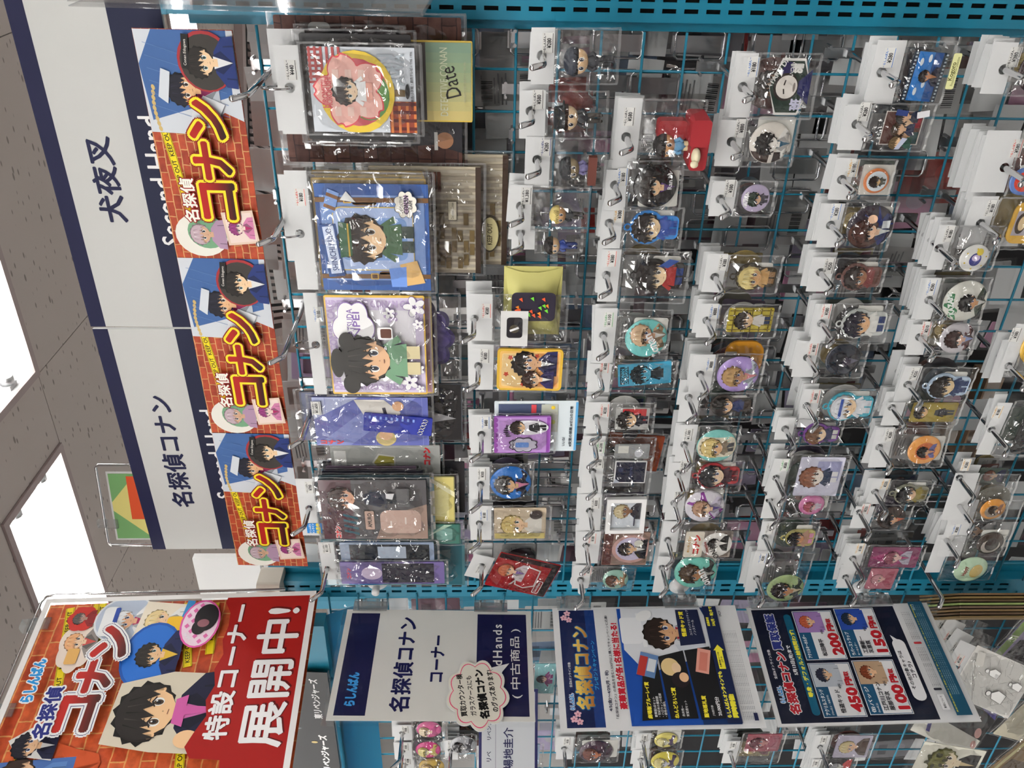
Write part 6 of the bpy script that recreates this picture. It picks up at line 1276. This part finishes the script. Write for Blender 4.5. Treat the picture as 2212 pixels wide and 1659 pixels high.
# ---- seventh row ------------------------------------------------------------------------------
I('yellow pack at the lower edge of the grid', (2166, 700, 2212, 796), (2216, 700, 2290, 790), 'badge', n=4, price='¥380', pc='k', K=(2178, 790), px=(2190, 722), bg='#c8a040', art=None)
I('black crinkled bag on a long hook', (2126, 870, 2174, 985), (2180, 868, 2270, 980), 'card', n=3, price='¥180', pc='y', K=(2142, 928), px=(2152, 888), bg='#1a1a1c', art=None, r=.01, bulge=.014)
I('orange crescent charm below white tags', (2050, 1078, 2096, 1120), (2110, 1074, 2172, 1116), 'badge', n=4, price='¥280', pc='y', K=(2072, 1032), px=(2086, 1004), bg='#d08c34', art=lambda A, w, h: (A.ell(-w * .06, h * .04, w * .3, h * .3, '#9a8a78'), A.bust(w * .04, -h * .04, w * .5, h * .6, '#3a2a20', '#d8b080', '#8a5a3c')))
I('dark oval badge behind a long chrome hook', (2046, 1136, 2092, 1200), (2094, 1148, 2172, 1192), 'badge', n=4, price='¥280', pc='b', K=(2070, 1090), px=(2062, 1142), bg='#3a2e26', art=lambda A, w, h: (A.ell(-w * .1, 0, w * .34, h * .34, '#c8c0b4'), A.ell(0, -h * .02, w * .3, h * .26, '#2c211c')))
I('pale green badge at the lower end of the grid', (1996, 1176, 2052, 1238), (2046, 1208, 2142, 1250), 'badge', n=5, price='¥280', pc='y', K=(2042, 1164), px=(2040, 1190), bg='#b4d0b0', art=lambda A, w, h: (A.text('Happy', 0, h * .2, .007, '#8a3a30', .04), A.ell(0, -h * .12, w * .26, h * .2, '#c8b068')))

# ---- next bay, beyond the posters -------------------------------------------------------------
NB = [('pink portrait badge below the black folder', (850, 1566, 892, 1600), (896, 1556, 958, 1590), 'badge', '#c8558c', ('#dcc8a4', '#ecccb0', '#b04a7c')),
      ('yellow and magenta oval badge under the black folder', (850, 1604, 892, 1640), (900, 1600, 950, 1634), 'badge', '#c4387c', ('#d8c878', '#e4d8a8', '#c8b870')),
      ('tan badge at the lower edge of the picture', (856, 1634, 896, 1668), (905, 1636, 960, 1670), 'badge', '#b89a4a', ('#c8a860', '#e0c8a0', '#7a6a4a')),
      ('pale blue pack with a black medal charm', (1030, 1608, 1072, 1668), (1074, 1602, 1166, 1650), 'card', '#a8c0d8', ('#23242a', '#4a5a58', '#22242a')),
      ('glossy dark violet badge next to the campaign poster', (1200, 1592, 1240, 1640), (1244, 1600, 1330, 1642), 'badge', '#3a2436', ('#6a3a30', '#a8684c', '#2c1c30')),
      ('yellow line-drawn badge above its twin', (1372, 1584, 1408, 1618), (1408, 1580, 1468, 1612), 'badge', '#d8cc70', ('#e4dca0', '#d8d8c0', '#4a3a5a')),
      ('yellow line-drawn badge below its twin', (1366, 1620, 1404, 1660), (1404, 1622, 1468, 1660), 'badge', '#cfc250', ('#d8cc88', '#c8c8d0', '#3c2e50')),
      ('crimson card under the campaign poster', (1558, 1600, 1600, 1650), (1606, 1582, 1690, 1620), 'card', '#8a4450', ('#5a2c38', '#b07a78', '#9a5a68')),
      ('slim figure card in a white-topped bag under the price poster', (1750, 1590, 1796, 1636), (1796, 1588, 1886, 1632), 'card', '#a9a4b4', ('#c8b88a', '#d8b090', '#4a3a34')),
      ('black emblem sticker in a clear bag under the price poster', (1740, 1640, 1776, 1690), (1780, 1634, 1846, 1672), 'card', '#25282c', ('#8a8c90', '#c8c8c0', '#b03a3c')),
      ('dark round ring charm beside the corner poster', (960, 1600, 990, 1640), (980, 1590, 1022, 1626), 'badge', '#9a9ca0', ('#2c2c30', '#b8b8b8', '#3a3a40'))]
for s, H, C, k, bg, (a, b, c) in NB:
    I(s, H, C, k, n=4, price='¥180', pc='k', d=.09, bg=bg, art=(lambda a, b, c: lambda A, w, h: A.bust(0, 0, w * .8, h * .84, a, b, c))(a, b, c))
def linked(a, b, c): return lambda A, w, h: A.chibi(0, 0, w * .7, h * .8, a, b, c)
I('turquoise acrylic keychain between the two upper posters', (1130, 1450, 1150, 1490), (1152, 1430, 1200, 1496), 'card', n=0, price=None, d=.03, hk=False, bg='#7fb4b8', art=linked('#2a2030', '#d8b0a0', '#7a3a6a'), name='acrylic_keychain_pack', cat='keychain')
o = W(1098, 1580, -.1); t = thing('navy_framed_sign', 'white name sign with navy frame below the handwritten note', 'sign', frame(o, .55, 0, 0)); MB().box((-.075, -.052, -.001), (.075, .052, 0)).build('card', M['board'], t)
A = Art(.0002, .0001, sc=.001); A.rect(-75, -52, 75, 52, '#23265c'); A.rect(-70, -47, 70, 47, '#cfd2d6'); A.text('リベ', -44, 34, 8, '#2a2c50', .02); A.rect(-66, 22, 60, 22.6, '#6a6c80'); A.text('場地圭介', -30, 0, 17, '#2a2c58', .02, wide=74); A.text('リベンジャーズ', 16, 34, 8, '#2a2c50', .02, wide=60); A.build('print', t); MB().box((-.078, -.055, .001), (.078, .055, .0016)).build('clear_sleeve', M['acrylic'], t)

# files and sleeves in the lower far corner
def sketch(A, w, h):
    A.rect(-w * .5, -h * .5, w * .5, h * .5, '#dcdbd6'); r = random.Random(2)
    for k in range(70): x = r.uniform(-.46, .42) * w; y = r.uniform(-.46, .44) * h; A.rect(x, y, x + r.uniform(.004, .022), y + .0003, '#6a6a68', r.choice((.5, -.9, 1.3, .2)))
    for x, y, q in ((.16, .1, .2), (-.2, -.12, .26), (.1, -.3, .18)):
        A.poly([(w * (x - q * .4), h * (y - q * .5)), (w * (x + q * .3), h * (y - q * .55)), (w * (x + q * .45), h * y), (w * (x + q * .1), h * (y + q * .35)), (w * (x - q * .3), h * (y + q * .2))], '#4c4b4a'); A.poly([(w * (x - q * .38), h * (y - q * .47)), (w * (x + q * .28), h * (y - q * .52)), (w * (x + q * .42), h * y), (w * (x + q * .1), h * (y + q * .32)), (w * (x - q * .27), h * (y + q * .18))], '#efede8')
        A.ell(w * x, h * (y + q * .5), w * q * .2, h * q * .17, '#4c4b4a', n=12); A.ell(w * x, h * (y + q * .48), w * q * .17, h * q * .13, '#efede8', n=12)
    A.rect(-w * .46, h * .28, w * .1, h * .285, '#4a4a48', .5); A.rect(-w * .3, h * .34, w * .3, h * .345, '#4a4a48', .5); A.poly([(w * .2, h * .3), (w * .44, h * .36), (w * .42, h * .48), (w * .18, h * .42)], '#c2c0ba')
o = W(2068, 1440, -.1); t = thing('sketch_print_sleeve', 'black and white drawing in a clear sleeve with white header', 'print', frame(o, .35, 0, -.42)); 
card(t, .0, -.07, .098, .12, '#d6d5d0', sketch, th=.001); header_mesh(-.045, -.012, .045, .02).build('header', M['paper'], t); sticker(t, .012, .004, '¥180', 'r', z=.0006); bag_mesh(-.053, -.136, .053, -.012, .003, .001, 9).build('bag', M['film'], t)
for i in range(3):
    o2 = W(2054 - 14 * i, 1412 - 24 * i, -.078 + .016 * i); t2 = thing('hanging_bag', ['white header card nearest above the sketch print', 'second white header card above the sketch print', 'topmost white header card fanned above the sketch print'][i], 'bag', frame(o2, .3, 0, -.5 + .06 * i)); MB().box((-.045, -.016, -.001), (.045, .02, 0)).build('header', M['paper'], t2); sticker(t2, .012, .0, '¥180', 'kr k'[i] if i < 2 else 'k'); bag_mesh(-.045, -.075, .045, -.015, .003, .001, 19 + i).build('bag', M['film'], t2)
def blacksuit(A, w, h): A.rect(-w * .5, -h * .5, w * .5, h * .5, '#d8d6cc'); A.poly([(-w * .2, -h * .5), (w * .36, -h * .5), (w * .34, h * .1), (w * .1, h * .3), (-w * .14, h * .1)], '#1d1b1e'); A.poly([(w * .2, -h * .5), (w * .5, -h * .4), (w * .5, -h * .1), (w * .3, -h * .2)], '#4a4480'); A.ell(-w * .1, -h * .4, w * .09, h * .05, '#d8a8a0', .4); A.ell(-w * .3, -h * .44, w * .07, h * .04, '#d8a8a0', .5); A.poly([(-w * .4, h * .3), (w * .2, h * .5), (w * .1, h * .4), (-w * .4, h * .24)], '#4a4480')
o = W(2068, 1548, -.12); t = thing('black_suit_sleeve', 'cream sleeve print with a black suited body and pink hands', 'print', frame(o, .3, 0, -.45)); card(t, 0, 0, .115, .125, '#d8d6cc', blacksuit, th=.001); bag_mesh(-.06, -.066, .06, .066, .003, .001, 11).build('bag', M['film'], t)
def boy(A, w, h): A.rect(-w * .5, -h * .5, w * .5, h * .5, '#d9d7c8'); A.bust(w * .06, -h * .06, w * .6, h * .8, '#6a6a38', '#d8c8a8', '#1d1b1c', '#c8b488'); [A.ell(w * .06 + w * .16 * math.cos(k), h * .22 + h * .14 * math.sin(k), .005, .003, '#3c3c24', k) for k in range(7)]
o = W(2045, 1648, -.2); t = thing('green_hair_print', 'cream portrait print with green hair at the lower far corner', 'print', frame(o, .2, 0, -.2)); card(t, 0, 0, .075, .11, '#d9d7c8', boy, th=.001); bag_mesh(-.04, -.058, .04, .07, .003, .001, 12).build('bag', M['film'], t)
for i, (c, lab) in enumerate((('#5a4526', 'brown file edge nearest in the stack by the lower far post'), ('#6e5a30', 'second brown file edge by the lower far post'), ('#4a3a22', 'third brown file edge by the lower far post'), ('#7a8a50', 'green file edge by the lower far post'), ('#5c4a3a', 'dark brown file edge, fifth by the lower far post'), ('#6a5434', 'tan file edge, sixth by the lower far post'), ('#4e3c28', 'umber file edge, seventh by the lower far post'), ('#63502e', 'last brown file edge by the lower far post'))):
    o = W(2150, 1282 + 7 * i, -.075); t = thing('hanging_file', lab, 'file', frame(o, math.atan2(-(o - CAM).y, -(o - CAM).x) + .03)); card(t, 0, 0, .13, .19, c, lambda A, w, h: A.rect(-w * .46, h * .3, w * .2, h * .4, '#8a7a50'), th=.003, m='matte')
P = W(2040, 1300, -.15); hook(Vector((P.x, 0, P.z)), 'long chrome hook by the lower suction cup')

loose('clear_file', 'pale purple and green clear file behind the sketch print', (2120, 1345, 2270, 1470), .03, '#8f86a4', lambda A, w, h: (A.rect(-w * .5, h * .3, w * .5, h * .5, '#7c9a52'), A.poly([(-w * .3, -h * .5), (w * .3, -h * .5), (w * .2, h * .2), (-w * .1, h * .24)], '#2a2730'), A.text('SI', w * .2, h * .4, .016, '#d8dcc8', .02)), 'file', roll=-.3)
loose('clear_file', 'brown clear file in the lower far corner beside the green hair print', (2150, 1540, 2330, 1690), .09, '#6e5836', lambda A, w, h: (A.rect(-w * .5, h * .36, w * .5, h * .44, '#a8a070'), A.rect(-w * .46, -h * .4, -w * .2, h * .3, '#4c3c26')), 'file', roll=-.4)
loose('clear_file', 'cream clear file low behind the black suited print', (2170, 1440, 2360, 1600), .02, '#cfc8b0', lambda A, w, h: (A.rect(-w * .2, -h * .4, w * .3, h * .2, '#3a3440'), A.ell(w * .1, h * .3, w * .1, h * .08, '#c8a890')), 'file', roll=-.35)

# ---- goods of the opposite face, seen through the grid ---------------------------------------
rb = random.Random(21)
BACK = [('white', '#eeeeec'), ('pale lilac', '#d4cce0'), ('barcoded', None), ('barcoded', None), ('pink', '#e8b8d0'), ('grey', '#a4a2a8'), ('white', '#f0f0ee'), ('mauve', '#8a6a78'), ('pale blue', '#a8b8cc'), ('red', '#b0443c')]
ROWS = ((1120, 'first'), (1300, 'second'), (1490, 'third'), (1670, 'fourth'), (1880, 'fifth'), (2060, 'sixth'), (9999, 'lowest'))
def row_of(px, py): q = px + (py - 600) * .2 * (px - 1046) / 800; return next(n for lim, n in ROWS if q < lim)
def back_bag(px, py, Y, bay=''):
    P = W(px, py, Y); kind, col = rb.choice(BACK); rw = row_of(px, py) + bay
    t = thing('reverse_side_bag', f'{kind} bag seen from its back through the grid behind the {rw} row', 'bag', frame(P, rb.uniform(-.15, .15), 0, rb.gauss(0, .05)), f'{kind} bags on the opposite face, {rw} row')
    s = rb.uniform(.85, 1.3); h = link('header', TPL['hdr'], t); h.scale = (.065 * s, .045, 1); h.location = (0, .02, 0); b = link('bag', TPL['bag'], t); b.scale = (.066 * s, .1, 1); b.location = (0, -.002, 0)
    if col is None: c = link('contents', TPL['bar'], t); c.scale = (s, 1.2, 1); c.location = (0, -.05, -.002)
    else: card(t, 0, -.052, .058 * s, .088, col, lambda A, w, h: (A.rect(-w * .3, h * .1, w * .3, h * .3, shade(col, .8)), A.ell(w * .1, -h * .2, w * .2, w * .2, shade(col, 1.2))), .001, z=-.003, name='contents', m='thin')
    return t
for gx in range(600, 2200, 84):
    for gy in range(40, 1230, 84):
        if rb.random() < (.5 if gx > 1850 else (.22 if gx > 1150 else .08)): continue
        back_bag(gx + rb.uniform(-20, 20), gy + rb.uniform(-24, 24), rb.choice((.05, .07, .09, .12)))
for gx in range(780, 2000, 110):
    for gy in range(1330, 1680, 90):
        if rb.random() < .8: back_bag(gx + rb.uniform(-20, 20), gy + rb.uniform(-24, 24), rb.choice((.05, .08)), ' next-bay')
_lp = None
rb2 = random.Random(5); EXB = [(rb2.uniform(1010, 2080), rb2.uniform(60, 1190)) for _ in range(70)]
for i, q in enumerate(EXB + [(1000, 118), (1008, 276), (1350, 95), (1350, 180), (1460, 118), (1690, 380), (1720, 240), (1690, 320), (1600, 520), (1480, 560), (1260, 600), (1240, 690), (1230, 800), (1180, 1000), (1170, 1090), (1650, 690), (1620, 780), (1580, 900), (1560, 980), (1790, 560), (1420, 700), (1420, 860), (1400, 990), (1960, 640), (1940, 300), (1010, 200), (1005, 700), (1000, 900), (1250, 200), (1290, 420), (1420, 60), (1530, 170), (1540, 90), (1700, 140), (1780, 90), (1600, 420), (1700, 470), (1590, 690), (1450, 800), (1220, 900), (1640, 860), (1820, 560), (1350, 1090)]):
    P = W(q[0], q[1], .035); P = Vector((-.05 * round(-P.x / .05 - .5) - .025, .035 + .011 * (i % 3), 1.5 - .05 * round((1.5 - P.z) / .05 - .5) - .025))
    if (round(P.x, 2), round(P.z, 2)) in NO: continue
    NO[(round(P.x, 2), round(P.z, 2))] = 1; q = PX(P); t = thing('hook_bracket', f'looped chrome hook bracket behind the grid at the {row_of(*q)} row', 'bracket', frame(P), f'chrome loop brackets, {row_of(*q)} row')
    if _lp is None:
        a = MB().tube([(-.013, -.03, 0), (.013, -.03, 0), (.017, -.026, 0), (.017, .026, 0), (.013, .03, 0), (-.013, .03, 0), (-.017, .026, 0), (-.017, -.026, 0)], .0016, 8, closed=True).build('loop', M['chrome'], t, True)
        b = MB().box((-.010, -.034, -.004), (.010, .034, -.0025)).build('plate', M['steel'], t); c = MB().tube([(0, 0, -.003), (0, 0, -.09), (0, .012, -.1)], .003, 8).build('rod', M['chrome'], t, True); _lp = (a, b, c)
    else: [link(n, x.data, t) for n, x in zip(('loop', 'plate', 'rod'), _lp)]
for bb, Y, lab in (((2085, 820, 2150, 1000), .24, 'plain brown cardboard box deep behind the lower grid'), ((2040, 880, 2080, 960), .2, 'small brown cardboard box deep behind the lower grid')):
    o = W((bb[0] + bb[2]) / 2, (bb[1] + bb[3]) / 2, Y); _, _, a, b = Loc(o, -Y)(bb); t = thing('cardboard_box', lab, 'box', frame(o)); MB().box((-a / 2, -b / 2, -.05), (a / 2, b / 2, 0)).build('carton', M['cardboard'], t); MB().box((-a / 2, -.012, .0001), (a / 2, .012, .0005)).build('packing_tape', M['sleeve'], t)
